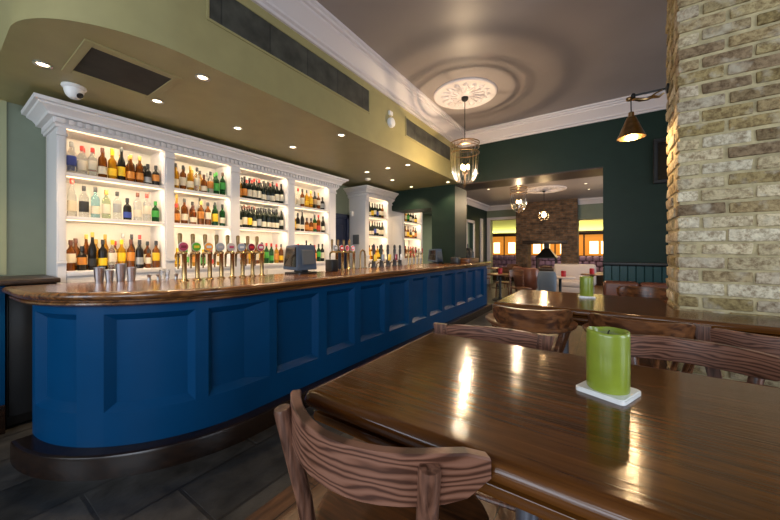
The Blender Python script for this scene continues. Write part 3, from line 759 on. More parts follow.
# till
def till(loc, rz, label, s=1.0):
    t = thing('till', label, 'till', loc, rz)
    q = MB(); q.prism(rpoly(-.11 * s, -.13 * s, .12 * s, .14 * s, .02), 0, .02); q.prism(rpoly(-.05 * s, -.05 * s, .06 * s, .06 * s, .01), .015, .12); q.obj('stand', M['blackplastic'], t)
    def hexa(lo4, hi4, name, m, bev=.006):
        q = MB(); a = [q.bm.verts.new(Vector(p) * s) for p in lo4]; b = [q.bm.verts.new(Vector(p) * s) for p in hi4]
        q.bm.faces.new(list(reversed(a))); q.bm.faces.new(b)
        for i in range(4): q.bm.faces.new((a[i], a[(i + 1) % 4], b[(i + 1) % 4], b[i]))
        bmesh.ops.recalc_face_normals(q.bm, faces=q.bm.faces)
        if bev: bmesh.ops.bevel(q.bm, geom=q.bm.edges[:], offset=bev, segments=2, affect='EDGES')
        return q.obj(name, m, t)
    # body: its rear faces the customers, its screen faces the near end of the bar
    hexa([(-.13, -.13, .05), (.08, -.12, .04), (.10, .15, .04), (.02, .17, .05)], [(-.11, -.105, .30), (.065, -.105, .31), (.075, .14, .31), (.01, .15, .30)], 'monitor', M['bluegrey'])
    hexa([(-.105, -.136, .085), (.06, -.128, .075), (.06, -.12, .075), (-.105, -.126, .085)], [(-.09, -.116, .28), (.05, -.114, .285), (.05, -.10, .285), (-.09, -.10, .28)], 'screen', M['darkglass'], 0)
    hexa([(.085, -.06, .10), (.104, -.06, .10), (.110, .11, .10), (.09, .11, .10)], [(.066, -.06, .26), (.088, -.06, .25), (.092, .10, .25), (.07, .10, .26)], 'rear_cover', M['greyplastic'], .004)
    return t
till((-2.86, 2.40, TZ), R(4), 'blue-grey till on the bar between the two rows of taps', 1.05)
till((-2.78, 5.72, TZ), R(0), 'dark till at far end of bar before the green pier', .95)
o = bx('card_terminal', (-2.88, 2.80, TZ), (-2.76, 2.92, TZ + .15), M['blackplastic'], .012); tag(o, 'black card terminal standing right of the blue-grey till', 'card terminal')
o = bx('speaker_box', (-2.50, 5.80, TZ), (-2.36, 5.98, TZ + .13), M['blackplastic'], .01); tag(o, 'small black box on bar right of the far till', 'box')
o = bx('wooden_box', (-2.46, 6.16, TZ), (-2.26, 6.78, TZ + .10), M['chair_dark'], .01); tag(o, 'low reddish wooden box on bar end beside green pier', 'box')
# steel shakers and cups on the rear of the bar
for i, (x, y, h, r) in enumerate([(-3.42, .80, .125, .036), (-3.40, .86, .10, .03), (-3.38, .93, .15, .038), (-3.34, .99, .12, .034)]):
    q = MB(); q.lathe([(r * .72, 0), (r * .75, .004), (r, h - .004), (r * 1.03, h), (r * .95, h), (r * .70, .01), (0, .01)], n=20, cap=False)
    o = q.obj('cocktail_shaker', M['steel'], None, (x, y, TZ)); tag(o, 'steel cocktail shaker cup, %s from left, on near bar end' % ORD[i], 'shaker', 'steel shakers on the bar')
for i in range(4):
    q = MB(); q.lathe([(.018, 0), (.010, .022), (.010, .026), (.02, .05), (.018, .05), (.008, .028), (0, .027)], n=16, cap=False)
    o = q.obj('spirit_measure', M['steel'], None, (-3.26 + .012 * i, 1.09 + .065 * i, TZ)); tag(o, 'small steel spirit measure, %s from left, right of the shakers' % ORD[i], 'measure', 'spirit measures on the bar')
q = MB(); q.lathe([(.030, 0), (.032, .002), (.040, .10), (.038, .10), (.029, .012), (0, .012)], n=20, cap=False)
o = q.obj('tumbler', M['tumbler'], None, (-3.08, 1.14, TZ)); tag(o, 'clear glass tumbler on the bar left of the near taps', 'glass')

# ------------------------------------------------------------------ soffit fittings
def downlight(x, y, z, label, e=10, group='downlights over the bar'):
    t = thing('downlight', label, 'downlight', (x, y, z), 0, group)
    q = MB(); q.lathe([(.052, 0), (.052, -.006), (.042, -.009), (.031, -.001)], n=24, cap=False); q.obj('bezel', M['brass'] if False else M['steel'], t)
    q = MB(); q.lathe([(.033, -.0015), (.028, -.003), (0, -.004)], n=20, cap=False); q.obj('lens', M['down'], t)
    lamp('SPOT', 'downlight_beam', (x, y, z - .02), e, (1.0, .72, .42), (0, 0, 0), spot_size=R(115), spot_blend=.6, shadow_soft_size=.03)
dl = [(-3.38, .48, 'nearest the rounded end, left of the grille'), (-2.60, 1.22, 'near the soffit edge right of the grille'), (-3.35, 1.18, 'beside the far short side of the grille'),
      (-3.355, 1.94, 'above the near taps over second bay'), (-3.37, 2.70, 'above the third bay'), (-2.55, 2.74, 'near soffit edge under the long side vent'),
      (-3.385, 4.28, 'above the navy door'), (-2.94, 4.27, 'middle of the far row of three'), (-2.57, 4.29, 'at the soffit edge, right end of far three'),
      (-3.365, 5.04, 'before the white bottle cabinet'), (-3.39, 5.80, 'last before the dark header'), (-2.55, 5.80, 'at the soffit edge by the pier')]
for x, y, s_ in dl: downlight(x, y, SZ, 'round recessed bar downlight ' + s_, 30)
t = thing('ceiling_grille', 'dark rectangular ceiling grille in olive soffit above the bar end', 'grille', (-3.05, .855, SZ))
q = MB()
for a, b in (((-.31, -.285, -.010), (.31, -.235, 0)), ((-.31, .235, -.010), (.31, .285, 0)), ((-.31, -.235, -.010), (-.242, .235, 0)), ((.242, -.235, -.010), (.31, .235, 0))): q.box(a, b, .003, 1)
q.obj('frame', M['olive'], t)
q = MB(); q.box((-.242, -.235, -.004), (.242, .235, 0)); q.obj('mesh_panel', M['mesh'], t)
t = thing('dome_camera', 'white dome camera on the soffit above the white cornice end', 'camera', (-3.62, .69, SZ))
q = MB(); q.lathe([(.075, 0), (.078, -.012), (.072, -.022), (.064, -.026)], n=28); q.obj('base', M['whiteplastic'], t)
q = MB(); q.lathe([(.062, -.024), (.062, -.045), (.052, -.078), (.032, -.10), (0, -.107)], n=28, cap=False); q.obj('dome', M['whiteplastic'], t)
q = MB(); q.lathe([(.0, 0), (.022, 0), (.024, .006), (.0, .012)], (.045, .025, -.078), n=16, ax=Matrix.Rotation(R(30), 3, 'Z') @ Matrix.Rotation(R(128), 3, 'Y'), cap=False); q.obj('lens_window', M['blackplastic'], t)
q = MB(); q.lathe([(.05, 0), (.055, -.012), (.045, -.03), (.02, -.04), (0, -.042)], n=22, cap=False)
o = q.obj('smoke_detector', M['whiteplastic'], None, (-3.68, 4.68, SZ)); tag(o, 'white smoke detector on soffit in front of the white cabinet', 'detector')
def side_vent(y0, y1, z0, z1, label):
    t = thing('wall_vent', label, 'vent', (-2.40, 0, 0))
    q = MB()
    e = .02
    for a, b in (((-.005, y0 - e, z0 - e), (.010, y1 + e, z0)), ((-.005, y0 - e, z1), (.010, y1 + e, z1 + e)), ((-.005, y0 - e, z0), (.010, y0, z1)), ((-.005, y1, z0), (.010, y1 + e, z1))): q.box(a, b, .003, 1)
    q.obj('frame', M['olive'], t)
    q = MB(); q.box((-.004, y0, z0), (.002, y1, z1)); q.obj('grille', M['ventgrey'], t)
side_vent(1.17, 3.07, 3.125, 3.39, 'long dark rectangular vent in the soffit face, nearer one')
side_vent(3.95, 5.55, 3.11, 3.36, 'dark rectangular vent in soffit face near the dividing wall')
t = thing('wall_alarm', 'round white alarm sounder on soffit face between the two vents', 'alarm', (-2.40, 3.54, 3.15))
q = MB(); q.lathe([(.065, 0), (.067, .02), (.058, .045), (.03, .055), (0, .056)], n=28, ax=RX, cap=False); q.obj('sounder', M['whiteplastic'], t)
q = MB(); q.box((0, -.05, .095), (.03, .03, .15), .006); q.obj('junction_box', M['whiteplastic'], t)

# ------------------------------------------------------------------ ceiling rose and lantern pendants
def rose(x, y, z, r, label):
    t = thing('ceiling_rose', label, 'ceiling rose', (x, y, z))
    q = MB(); q.lathe([(r, 0), (r, -.012), (r * .97, -.026), (r * .92, -.03), (r * .87, -.02), (r * .84, -.014), (r * .3, -.022), (r * .22, -.04), (r * .10, -.05), (0, -.05)], n=48, cap=False); q.obj('moulding', M['cornice'], t)
    q = MB()
    for k in range(16):
        a = 2 * math.pi * k / 16
        for rr, s_ in ((.68, .085), (.48, .06)):
            a2 = a + (0 if rr > .6 else math.pi / 16)
            q.lathe([(0, -.045), (s_ * r * .6, -.036), (s_ * r, -.022), (s_ * r * 1.1, -.010)], (rr * r * math.cos(a2), rr * r * math.sin(a2), 0), n=8, cap=False)
        q.tube([(r * .25 * math.cos(a), r * .25 * math.sin(a), -.03), (r * .6 * math.cos(a + .12), r * .6 * math.sin(a + .12), -.032), (r * .8 * math.cos(a), r * .8 * math.sin(a), -.02)], [.008, .012, .006], 6)
    q.obj('leaf_relief', M['cornice'], t)
    return t
rose(-1.68, 4.42, CZ, .45, 'white moulded ceiling rose above the nearest lantern')
def lantern(x, y, ztop, zglass, zbot, r, label, energy):
    t = thing('pendant_lantern', label, 'pendant lamp', (x, y, ztop), 0, 'glass bell lanterns')
    hb, ht = zbot - ztop, zglass - ztop; hh = ht - hb
    q = MB(); q.lathe([(.05, 0), (.05, -.03), (.03, -.055), (.008, -.065)], (0, 0, 0), n=20); q.tube([(0, 0, -.05), (0, 0, ht + .02)], .006, 8); q.obj('rod', M['black'], t)
    q = MB()
    pr = [(r * .98, ht - hh * .06), (r, ht - hh * .10), (r * .99, ht - hh * .45), (r * .96, ht - hh * .60), (r * .89, ht - hh * .72), (r * .77, ht - hh * .83), (r * .60, ht - hh * .915), (r * .38, ht - hh * .97), (r * .12, hb + .005)]
    q.lathe(pr, n=48, cap=False); q.obj('glass_bell', M['glasspane'], t, sharp=85)
    q = MB()
    for zz, rr, th in ((ht - .02, r * 1.03, .009), (ht - hh * .13, r * 1.0, .004), (ht - hh * .26, r * 1.01, .007)):  # thin middle ring added to throw a ring shadow on the ceiling
        q.lathe([(rr + .0, zz - th), (rr + .007, zz - th * .6), (rr + .007, zz + th * .6), (rr, zz + th), (rr - .005, zz)], n=40, cap=False)
    for k in range(3):
        a = 2 * math.pi * k / 3 + .5; q.tube([(0, 0, ht + .03), (r * .5 * math.cos(a), r * .5 * math.sin(a), ht + .03), (r * 1.03 * math.cos(a), r * 1.03 * math.sin(a), ht - .02)], .005, 6)
    q.lathe([(.0, hb - .035), (.014, hb - .025), (.008, hb - .012), (.03, hb), (.03, hb + .01), (0, hb + .012)], n=16, cap=False)
    q.obj('brass_frame', M['agedbrass'], t)
    q = MB(); q.lathe([(.012, hb + .01), (.012, hb + hh * .25), (.03, hb + hh * .27), (.03, hb + hh * .29), (0, hb + hh * .3)], n=12)
    for k in range(3):
        a = 2 * math.pi * k / 3; q.tube([(0, 0, hb + hh * .27), (r * .2 * math.cos(a), r * .2 * math.sin(a), hb + hh * .25), (r * .24 * math.cos(a), r * .24 * math.sin(a), hb + hh * .37)], .006, 6)
    q.obj('lamp_holder', M['agedbrass'], t)
    for k in range(3):
        a = 2 * math.pi * k / 3; q = MB(); q.lathe([(.008, 0), (.018, .02), (.020, .032), (.012, .06), (0, .075)], (r * .24 * math.cos(a), r * .24 * math.sin(a), hb + hh * .36), n=12, cap=False); q.obj('bulb', M['glow'], t)
    lamp('POINT', 'lantern_light', (x, y, zbot + hh * .50), energy, (1.0, .76, .50), shadow_soft_size=.016)
lantern(-1.68, 4.42, CZ - .045, 3.0, 2.37, .20, 'glass bell lantern hanging in front of the dividing wall beside the pier', 44)

# wall lamp on the pillar: arm with a climbing figure-like bronze branch, conical brass shade
t = thing('bracket_lamp', 'brass cone lamp hanging from black arm on the brick pillar', 'wall lamp', (PX0, 3.03, 0))
q = MB(); q.tube([(0, 0, 2.60), (-.215, 0, 2.60)], .007, 10); q.lathe([(.0, -.004), (.035, -.004), (.035, .008), (.012, .014)], (-.001, 0, 2.60), n=18, ax=Matrix.Rotation(R(-90), 3, 'Y')); q.lathe([(.012, 0), (.014, .02), (.010, .03)], (-.2, 0, 2.585), n=12); q.obj('arm', M['black'], t)
q = MB(); q.tube([(-.02, 0, 2.572), (-.05, .01, 2.555), (-.09, 0, 2.562), (-.12, -.01, 2.548), (-.16, 0, 2.558), (-.19, .01, 2.575), (-.225, 0, 2.575)], [.006, .009, .013, .010, .015, .012, .009], 10)
q.tube([(-.10, 0, 2.560), (-.07, -.02, 2.575), (-.03, -.015, 2.59)], [.007, .006, .004], 8)
q.lathe([(.0, -.02), (.018, -.012), (.022, 0), (.018, .012), (0, .02)], (-.225, 0, 2.580), n=14, cap=False); q.obj('scroll_branch', M['agedbrass'], t)
q = MB(); q.tube([(-.215, 0, 2.575), (-.213, 0, 2.47)], .004, 8); q.obj('cord', M['black'], t)
q = MB(); q.lathe([(.018, 2.475), (.020, 2.44), (.030, 2.435), (.088, 2.285), (.092, 2.280), (.086, 2.282), (.028, 2.43), (.0, 2.432)], (-.213, 0, 0), n=32, cap=False); q.obj('lamp_shade', M['agedbrass'], t)
q = MB(); q.lathe([(.0, 2.30), (.022, 2.315), (.028, 2.34), (.018, 2.37), (.012, 2.40)], (-.213, 0, 0), n=16, cap=False); q.obj('bulb', M['glow'], t)
lamp('POINT', 'bracket_lamp_light', (PX0 - .213, 3.03, 2.275), 10, WARM, shadow_soft_size=.03)

# framed dark picture on the dividing wall
t = thing('framed_picture', 'black framed picture behind glossy glass high on the green wall', 'picture', (.60, WY0, 2.40))
q = MB()
for a, b in (((0, -.06, 0), (.6, 0, .05)), ((0, -.06, .60), (.6, 0, .65)), ((0, -.06, .05), (.05, 0, .60)), ((.55, -.06, .05), (.6, 0, .60))): q.box(a, b, .006, 1)
q.obj('frame', M['blackplastic'], t)
q = MB(); q.box((.04, -.03, .04), (.56, -.015, .61)); q.obj('glazed_print', M['darkglass'], t)

# bench along the dividing wall
t = thing('wall_bench', 'brown leather bench against teal panelling below the dado rail', 'bench', (.35, 5.66, 0))
bx('seat_cushion', (-.36, -.18, .40), (2.3, .30, .50), M['leather'], .03, t)
q = MB()
for k in range(6): q.box((-.36 + k * .443, .20, .46), (-.36 + (k + 1) * .443 - .004, .36, .955), .05, 4)
q.obj('back_cushion', M['leather'], t)
bx('base', (-.34, -.14, 0), (2.28, .34, .40), M['brown_trim'], .005, t)

# ------------------------------------------------------------------ tables
EDGE = [(.075, -.115), (.072, -.100), (.050, -.096), (.040, -.086), (.026, -.080), (.022, -.070), (.026, -.058), (.040, -.052), (.044, -.044), (.020, -.042), (.004, -.034), (.0, -.022), (.005, -.009), (.014, -.002), (.026, 0)]
TT = 1.05
t1 = thing('pub_table', 'large polished dark wood high table in the foreground with near candle', 'table', (0, 0, 0))
p1 = lambda d: rpoly(-.665 + d, .555 + d, .74 - d, 1.315 - d, max(.004, .030 - d))
q = MB(); q.slab(p1, [(i, TT + z) for i, z in EDGE]); q.obj('tabletop', M['table'], t1, sharp=40)
def table_leg(parent, x, y):
    q = MB(); q.lathe([(.20, 0), (.20, .012), (.16, .022), (.05, .04), (.028, .06), (.028, TT - .14), (.10, TT - .135), (.10, TT - .115)], (x, y, 0), n=28); q.obj('leg', M['polegrey'], parent)
table_leg(t1, -.17, .90); table_leg(t1, .44, .93)
t2 = thing('pub_table', 'second dark wood high table, built around the brick pillar', 'table', (0, 0, 0))
p2 = [(-.665, 2.295), (1.5, 2.295), (1.5, 2.655), (PX0 - .006, 2.655), (PX0 - .006, 3.21), (-.665, 3.21)]
q = MB(); q.slab(p2, [(i, TT + z) for i, z in EDGE]); q.obj('tabletop', M['table'], t2, sharp=40)
table_leg(t2, -.25, 2.75); table_leg(t2, 1.1, 2.46)

def candle(loc, label, r=.0475, h=.149, rz=0, tilelab='', tw=.114):
    o = MB(); o.prism(rpoly(-tw / 2, -tw / 2, tw / 2, tw / 2, .012), 0, .009); o.prism(rpoly(-tw / 2 + .003, -tw / 2 + .003, tw / 2 - .003, tw / 2 - .003, .01), .009, .011)
    c = o.obj('coaster', M['tile'], None, loc); c.rotation_euler = (0, 0, rz); tag(c, tilelab, 'coaster', 'white tiles under the candles')
    t = thing('pillar_candle', label, 'candle', (loc[0], loc[1], loc[2] + .0112), rz + .3, 'green pillar candles')
    n = 40; q = MB(); rings = []
    prof = [(.97, 0), (1, .004), (1.0, h * .5), (1.0, h - .006), (.985, h), (.93, h + .002), (.86, h - .004), (.80, h - .012)]
    for k, (rr, z) in enumerate(prof):
        ring = []
        for i in range(n):
            a = 2 * math.pi * i / n; wob = .0015 * math.sin(2 * a + .5) + .0008 * math.sin(5 * a) if z > h * .8 else 0
            ring.append((r * rr * math.cos(a), r * rr * math.sin(a), z + wob))
        rings.append(ring)
    q.strip(rings, closed=True); q.obj('wax_body', M['wax'], t, sharp=60)
    q = MB(); q.lathe([(r * .81, h - .011), (r * .4, h - .013), (0, h - .013)], n=28, cap=False); q.obj('wax_pool', M['waxdark'], t)
    q = MB(); q.tube([(0, 0, h - .016), (.001, 0, h - .004), (.004, 0, h + .002)], .0015, 6); q.obj('wick', M['wick'], t)
candle((0.008, 1.003, TT), 'large lime-green pillar candle on white tile on the foreground table', rz=R(-22), tilelab='white square tile under the candle on the foreground table')
candle((-.115, 2.955, TT), 'lime-green pillar candle on white tile on the table by the pillar', rz=R(8), tilelab='white square tile under the candle on the table by the pillar')

# ------------------------------------------------------------------ bar chairs
def arcpts(w, d, n=16, k=2.0): return [(-w + 2 * w * i / n, -d * (1 - abs(-1 + 2 * i / n) ** k)) for i in range(n + 1)]
def plank(q, path, z0, z1, th, taper=0.0, lean=0.0, rnd=.0035):
    """a bent board standing on edge along path [(x, y)]; taper narrows its lower edge towards the ends"""
    n = len(path); rings = []
    for i, (x, y) in enumerate(path):
        a = Vector(path[max(i - 1, 0)]); b = Vector(path[min(i + 1, n - 1)]); d = (b - a).normalized(); nn = Vector((d.y, -d.x))
        u = abs(2 * i / (n - 1) - 1); e = max(0, (u - .80) / .20)
        zl = z0 + taper * (u ** 2) * (z1 - z0) + (z1 - z0) * .30 * e ** 2; zh = z1 - (z1 - z0) * .18 * e ** 2
        h = th / 2
        ring = []
        for off, z in ((-h, zl + rnd), (-h + rnd, zl), (h - rnd, zl), (h, zl + rnd), (h, zh - rnd), (h - rnd, zh), (-h + rnd, zh), (-h, zh - rnd)):
            s_ = off + lean * (z - z0)
            ring.append((x + nn.x * s_, y + nn.y * s_, z))
        rings.append(ring)
    q.strip(rings, closed=True)
def stool_base(t, sz, wm, pm):
    q = MB(); q.lathe([(.0, sz - .038), (.17, sz - .038), (.205, sz - .030), (.220, sz - .014), (.218, sz - .004), (.205, sz), (.17, sz - .004), (.09, sz - .010), (0, sz - .011)], n=40, cap=False); q.obj('seat', wm, t, sharp=60)
    for sx in (-1, 1):
        for sy in (-1, 1):
            q = MB(); q.tube([(sx * .215, sy * .215, 0), (sx * .19, sy * .19, .30), (sx * .135, sy * .135, sz - .03)], [.017, .021, .018], 12); q.obj('leg', pm, t)
    q = MB()
    c = [(-.19, -.19), (.19, -.19), (.19, .19), (-.19, .19)]
    for a, b in zip(c, c[1:] + c[:1]): q.tube([(*a, .30), (*b, .30)], .011, 8)
    q.obj('foot_rail', pm, t)
SEAT = .76
def chair_low(label, loc, rz):
    t = thing('bar_chair', label, 'chair', loc, rz, 'bar chairs round the high tables')
    stool_base(t, SEAT, M['seat_wood'], M['chair_post'])
    pth = [(x, y - .118) for x, y in arcpts(.244, .125)]
    q = MB(); plank(q, pth, .985, 1.078, .024, taper=.12); q.obj('back_rail', M['chair'], t, sharp=30)
    for sx, top_x in ((-1, -.192), (1, .172)):
        q = MB(); q.tube([(sx * .135, -.165, SEAT - .02), (sx * .15, -.178, .86), (top_x, -.203, 1.056), (top_x * 1.004, -.204, 1.064)], [.017, .018, .0195, .0175], 16); q.obj('back_post', M['chair_post'], t, sharp=50)
    return t
nc = chair_low('curved-back wooden bar chair nearest the camera, at left of foreground table', (-.417, .664, 0), R(2))
dup(nc, (.245, 1.412, 0), R(177), 'wooden bar chair behind the near candle, across the foreground table')
def chair_square(label, loc, rz):
    t = thing('bar_chair', label, 'chair', loc, rz, 'bar chairs round the high tables')
    stool_base(t, SEAT, M['chair_dark'], M['chair_post'])
    pth = [(x, y - .16) for x, y in arcpts(.21, .05)]
    q = MB(); plank(q, pth, .99, 1.073, .022, taper=0.0); q.obj('back_rail', M['chair'], t, sharp=30)
    for sx in (-1, 1):
        q = MB(); q.strip([[(sx * .16 - .02, -.16, SEAT - .02), (sx * .16 + .02, -.16, SEAT - .02), (sx * .16 + .02, -.185, SEAT - .02), (sx * .16 - .02, -.185, SEAT - .02)],
                           [(sx * .225 - .03, -.152, 1.075), (sx * .225 + .03, -.152, 1.075), (sx * .225 + .03, -.178, 1.075), (sx * .225 - .03, -.178, 1.075)]], closed=True); q.obj('back_post', M['chair_post'], t, sharp=50)
    return t
cs = chair_square('wooden bar chair with flat posts, tucked at far left of foreground table', (-.395, 1.235, 0), R(188))
dup(cs, (.63, 2.115, 0), R(-14), 'square-posted wooden bar chair in front of the pillar, right edge of view')
def chair_captain(label, loc, rz):
    t = thing('captains_chair', label, 'chair', loc, rz, 'captain chairs at the pillar table')
    stool_base(t, SEAT, M['chair_dark'], M['chair_dark'])
    # bent arm rail and crest
    pts = []
    for i in range(25):
        a = R(-90 + (-118 + 236 * i / 24)); pts.append(((.238) * math.cos(a), .25 * math.sin(a) + .03, .965))
    pts = [(-.232, .20, .955)] + pts + [(.232, .20, .955)]
    q = MB(); rings = []
    for i, p in enumerate(pts):
        a = Vector(pts[max(0, i - 1)]); b = Vector(pts[min(len(pts) - 1, i + 1)]); d = (b - a).normalized(); nn = Vector((d.y, -d.x, 0)).normalized()
        wv = .026 if 4 < i < len(pts) - 5 else .036; h = .013; p = Vector(p)
        rings.append([tuple(p + nn * (sx * wv * k1) + Vector((0, 0, h * k2))) for sx, k1, k2 in ((-1, 1, -.5), (-1, .7, -1), (1, .7, -1), (1, 1, -.5), (1, 1, .5), (1, .7, 1), (-1, .7, 1), (-1, 1, .5))])
    q.strip(rings, closed=True); q.obj('arm_rail', M['chair_dark'], t, sharp=50)
    pth = []
    for i in range(17):
        a = R(-90 + (-58 + 116 * i / 16)); pth.append((.236 * math.cos(a), .25 * math.sin(a) + .03))
    q = MB(); plank(q, pth, .970, 1.082, .030, taper=.0, lean=.12); q.obj('crest_rail', M['chair_dark'], t, sharp=30)
    for i in range(9):
        a = R(-90 + (-84 + 168 * i / 8)); q = MB()
        x, y = .236 * math.cos(a), .25 * math.sin(a) + .03
        q.tube([(x * .72, y * .74, SEAT - .01), (x * .86, y * .87, .86), (x, y, .96)], [.007, .011, .007], 8); q.obj('spindle', M['chair_dark'], t)
    for sx in (-1, 1):
        q = MB(); q.tube([(sx * .19, .10, SEAT - .01), (sx * .21, .15, .86), (sx * .225, .17, .95)], [.011, .017, .012], 10); q.obj('arm_support', M['chair_dark'], t)
    return t
cc = chair_captain('spindle-back captain chair at left of the pillar table, turned slightly left', (-.392, 2.165, 0), R(14))
dup(cc, (.16, 2.16, 0), R(-8), 'captain chair in middle of pillar table, right above the near candle')
dup(cc, (.30, 3.55, 0), R(172), 'captain chair on the far side of pillar table by the bench')

# ------------------------------------------------------------------ far dining room
FZ = 3.28; FY = 13.4
sbox('ceiling_far', (-8.2, WY1, FZ), (3.5, 17.2, FZ + .1), M['ceiling'])
q = MB()
for a, b, c, d_ in ((7.53, 7.6, 0, FZ), (7.6, 10.0, 2.45, FZ), (10.0, 11.0, 0, FZ), (11.0, 11.7, 2.45, FZ), (11.7, FY, 0, FZ)): q.box((-4.27, a, c), (-4.12, b, d_))
struct(q.obj('wall_far_left', M['dark_green']))
sbox('wall_side_room', (-8.2, WY1, 0), (-8.05, FY, FZ), M['cream_yellow'])
windowed_wall('wall_far_right', 'x', 2.6, .15, WY1, 17.0, [(8.6, 10.2)], M['dark_green'])  # unseen window added to carry the far-room daylight
lamp('AREA', 'daylight', (2.5, 9.4, 1.75), 70, DAY, (R(90), 0, R(90)), shape='RECTANGLE', size=1.5, size_y=2.2)  # daylight added from out of view to brighten the far ceiling
q = MB()
q.box((-8.2, FY, 0), (-3.99, FY + .4, FZ)); q.box((-3.99, FY, 2.70), (-2.87, FY + .4, FZ)); q.box((-.78, FY, 2.55), (.55, FY + .4, FZ)); q.box((.55, FY, 0), (2.6, FY + .4, FZ))
struct(q.obj('wall_far', M['green_grey']))
q = MB(); q.box((-4.10, FY - .05, 0), (-3.97, FY, 2.80)); q.box((-3.97, FY - .05, 2.70), (-2.88, FY, 2.80)); struct(q.obj('trim_opening_frame', M['cornice']))
q = MB(); q.box((-4.12, 10.90, 0), (-4.08, 11.0, 2.55)); q.box((-4.12, 11.7, 0), (-4.08, 11.8, 2.55)); q.box((-4.12, 10.90, 2.45), (-4.08, 11.8, 2.55)); q.box((-4.12, 12.5, 0), (-4.07, 12.75, 2.7)); struct(q.obj('trim_side_opening', M['cornice']))
FP = [(0, FZ - .19), (.03, FZ - .19), (.05, FZ - .15), (.12, FZ - .07), (.17, FZ - .05), (.18, FZ), (0, FZ)]
cornice('trim_cornice_far', [(-4.12, WY1), (-4.12, FY), (2.6, FY)], FP, M['cornice'])
# brick chimney breast with a through fireplace
q = MB(); q.box((-2.87, FY - .35, 0), (-2.45, FY + .45, FZ)); q.box((-1.30, FY - .35, 0), (-.78, FY + .45, FZ)); q.box((-2.45, FY - .35, 1.70), (-1.30, FY + .45, FZ)); q.box((-2.45, FY - .35, 0), (-1.30, FY + .45, .70))
ch = struct(q.obj('wall_chimney', M['chimbrick']))
sbox('trim_mantel', (-2.62, FY - .42, 1.66), (-1.08, FY - .33, 1.80), M['brown_trim'], .01)
sbox('trim_hearth', (-2.75, FY - .5, .66), (-1.0, FY - .34, .74), M['brown_trim'], .01)
t = thing('wood_stove', 'black stove with conical hood inside the brick fireplace', 'stove', (-1.82, FY + .02, .70))
q = MB(); q.box((-.34, -.22, .0), (.34, .22, .05)); q.box((-.34, -.22, .05), (-.30, .22, .42)); q.box((.30, -.22, .05), (.34, .22, .42)); q.obj('firebox', M['black'], t)
q = MB(); q.lathe([(.50, .42), (.50, .46), (.16, .78), (.13, .80), (.13, 1.0)], (0, 0, 0), n=4, ax=Matrix.Rotation(R(45), 3, 'Z')); q.obj('hood', M['black'], t, sharp=20)
for k in range(3):
    q = MB(); q.tube([(-.22 + .05 * k, -.1 + .1 * k, .09), (.2 - .03 * k, -.08 + .1 * k, .09)], .045, 10); q.obj('log', M['chair_post'], t)
# rear room behind the chimney
BY = 16.4
sbox('wall_rear', (-8.2, BY, 0), (2.6, BY + .15, FZ), M['lime'])
sbox('trim_shelf_rear', (-7.9, BY - .25, 2.20), (2.5, BY, 2.28), M['brown_trim'])
sbox('trim_cladding_rear', (-7.9, BY - .05, .5), (2.5, BY, 2.2), M['orange'] if False else M['brown_trim'])
for k in range(8):
    x = -7.0 + 1.14 * k
    t = thing('light_box', 'backlit amber wall panel, %s from left, in the rear room' % ORD[k], 'light panel', (x, BY - .06, 1.2), 0, 'backlit panels in the rear room')
    bx('surround', (-.54, -.02, 0), (.54, .0, .92), M['orange'], .004, t)
    bx('bright_pane', (-.36, -.035, .08), (-.04, -.02, .62), M['sign'], .003, t); bx('bright_pane', (.06, -.035, .08), (.36, -.02, .62), M['sign'], .003, t)
lamp('AREA', 'cove_light', (-2.5, BY - .14, 2.30), 55, (1, .95, .45), (R(160), 0, 0), shape='RECTANGLE', size=9, size_y=.08)
t = thing('banquette', 'purple and white buttoned banquette along the rear room wall', 'bench', (-2.6, BY - .5, 0))
q = MB()
for k in range(36):
    for j in range(3):
        x = -4.4 + k * .245 + (.12 if j % 2 else 0); q.box((x, -.06 - .02 * j, .52 + j * .22), (x + .235, .16, .52 + j * .22 + .215), .06, 3)
q.obj('back_cushion', M['purple'], t); bx('seat_cushion', (-4.4, -.55, .40), (4.4, .1, .52), M['tuft'], .04, t); bx('base', (-4.4, -.5, 0), (4.4, .1, .40), M['brown_trim'], 0, t)

def small_table(x, y, label, r=.36, h=.76, m='chair_dark'):
    t = thing('dining_table', label, 'table', (x, y, 0), 0, 'tables in the far room')
    q = MB(); q.lathe([(r - .02, h - .035), (r, h - .028), (r, h - .008), (r - .01, h), (0, h)], n=36, cap=False); q.lathe([(0, h - .035), (r - .02, h - .035)], n=36, cap=False); q.obj('tabletop', M[m], t)
    q = MB(); q.lathe([(.22, 0), (.22, .02), (.06, .05), (.035, .10), (.035, h - .08), (.08, h - .036)], n=20); q.obj('pedestal', M['black'], t)
    return t
def small_chair(x, y, rz, label):
    t = thing('dining_chair', label, 'chair', (x, y, 0), rz, 'dining chairs in the far room')
    q = MB(); q.box((-.2, -.2, .42), (.2, .2, .46), .012); q.obj('seat', M['chair_dark'], t)
    for sx in (-1, 1):
        q = MB(); q.tube([(sx * .19, .18, 0), (sx * .17, .17, .42)], .016, 8); q.obj('leg', M['chair_dark'], t)
        q = MB(); q.tube([(sx * .19, -.20, 0), (sx * .175, -.18, .44), (sx * .19, -.24, .90)], .016, 8); q.obj('leg', M['chair_dark'], t)
    q = MB(); plank(q, [(x_, y_ - .22) for x_, y_ in arcpts(.2, .03)], .72, .90, .02); q.obj('back_rest', M['chair_dark'], t)
    return t
small_table(-2.45, 9.2, 'round dark table just past the end of the bar', .40)
small_table(-.98, 9.65, 'round dark table with red candle in front of the tufted sofa', .36, .72, 'tuft')
small_table(-.28, 10.55, 'small round dark table under the right-hand opening', .28)
small_table(-3.35, 12.2, 'round dark table at the left opening of far room', .4)
small_chair(-3.05, 8.65, R(150), 'dark dining chair left of the table past the bar')
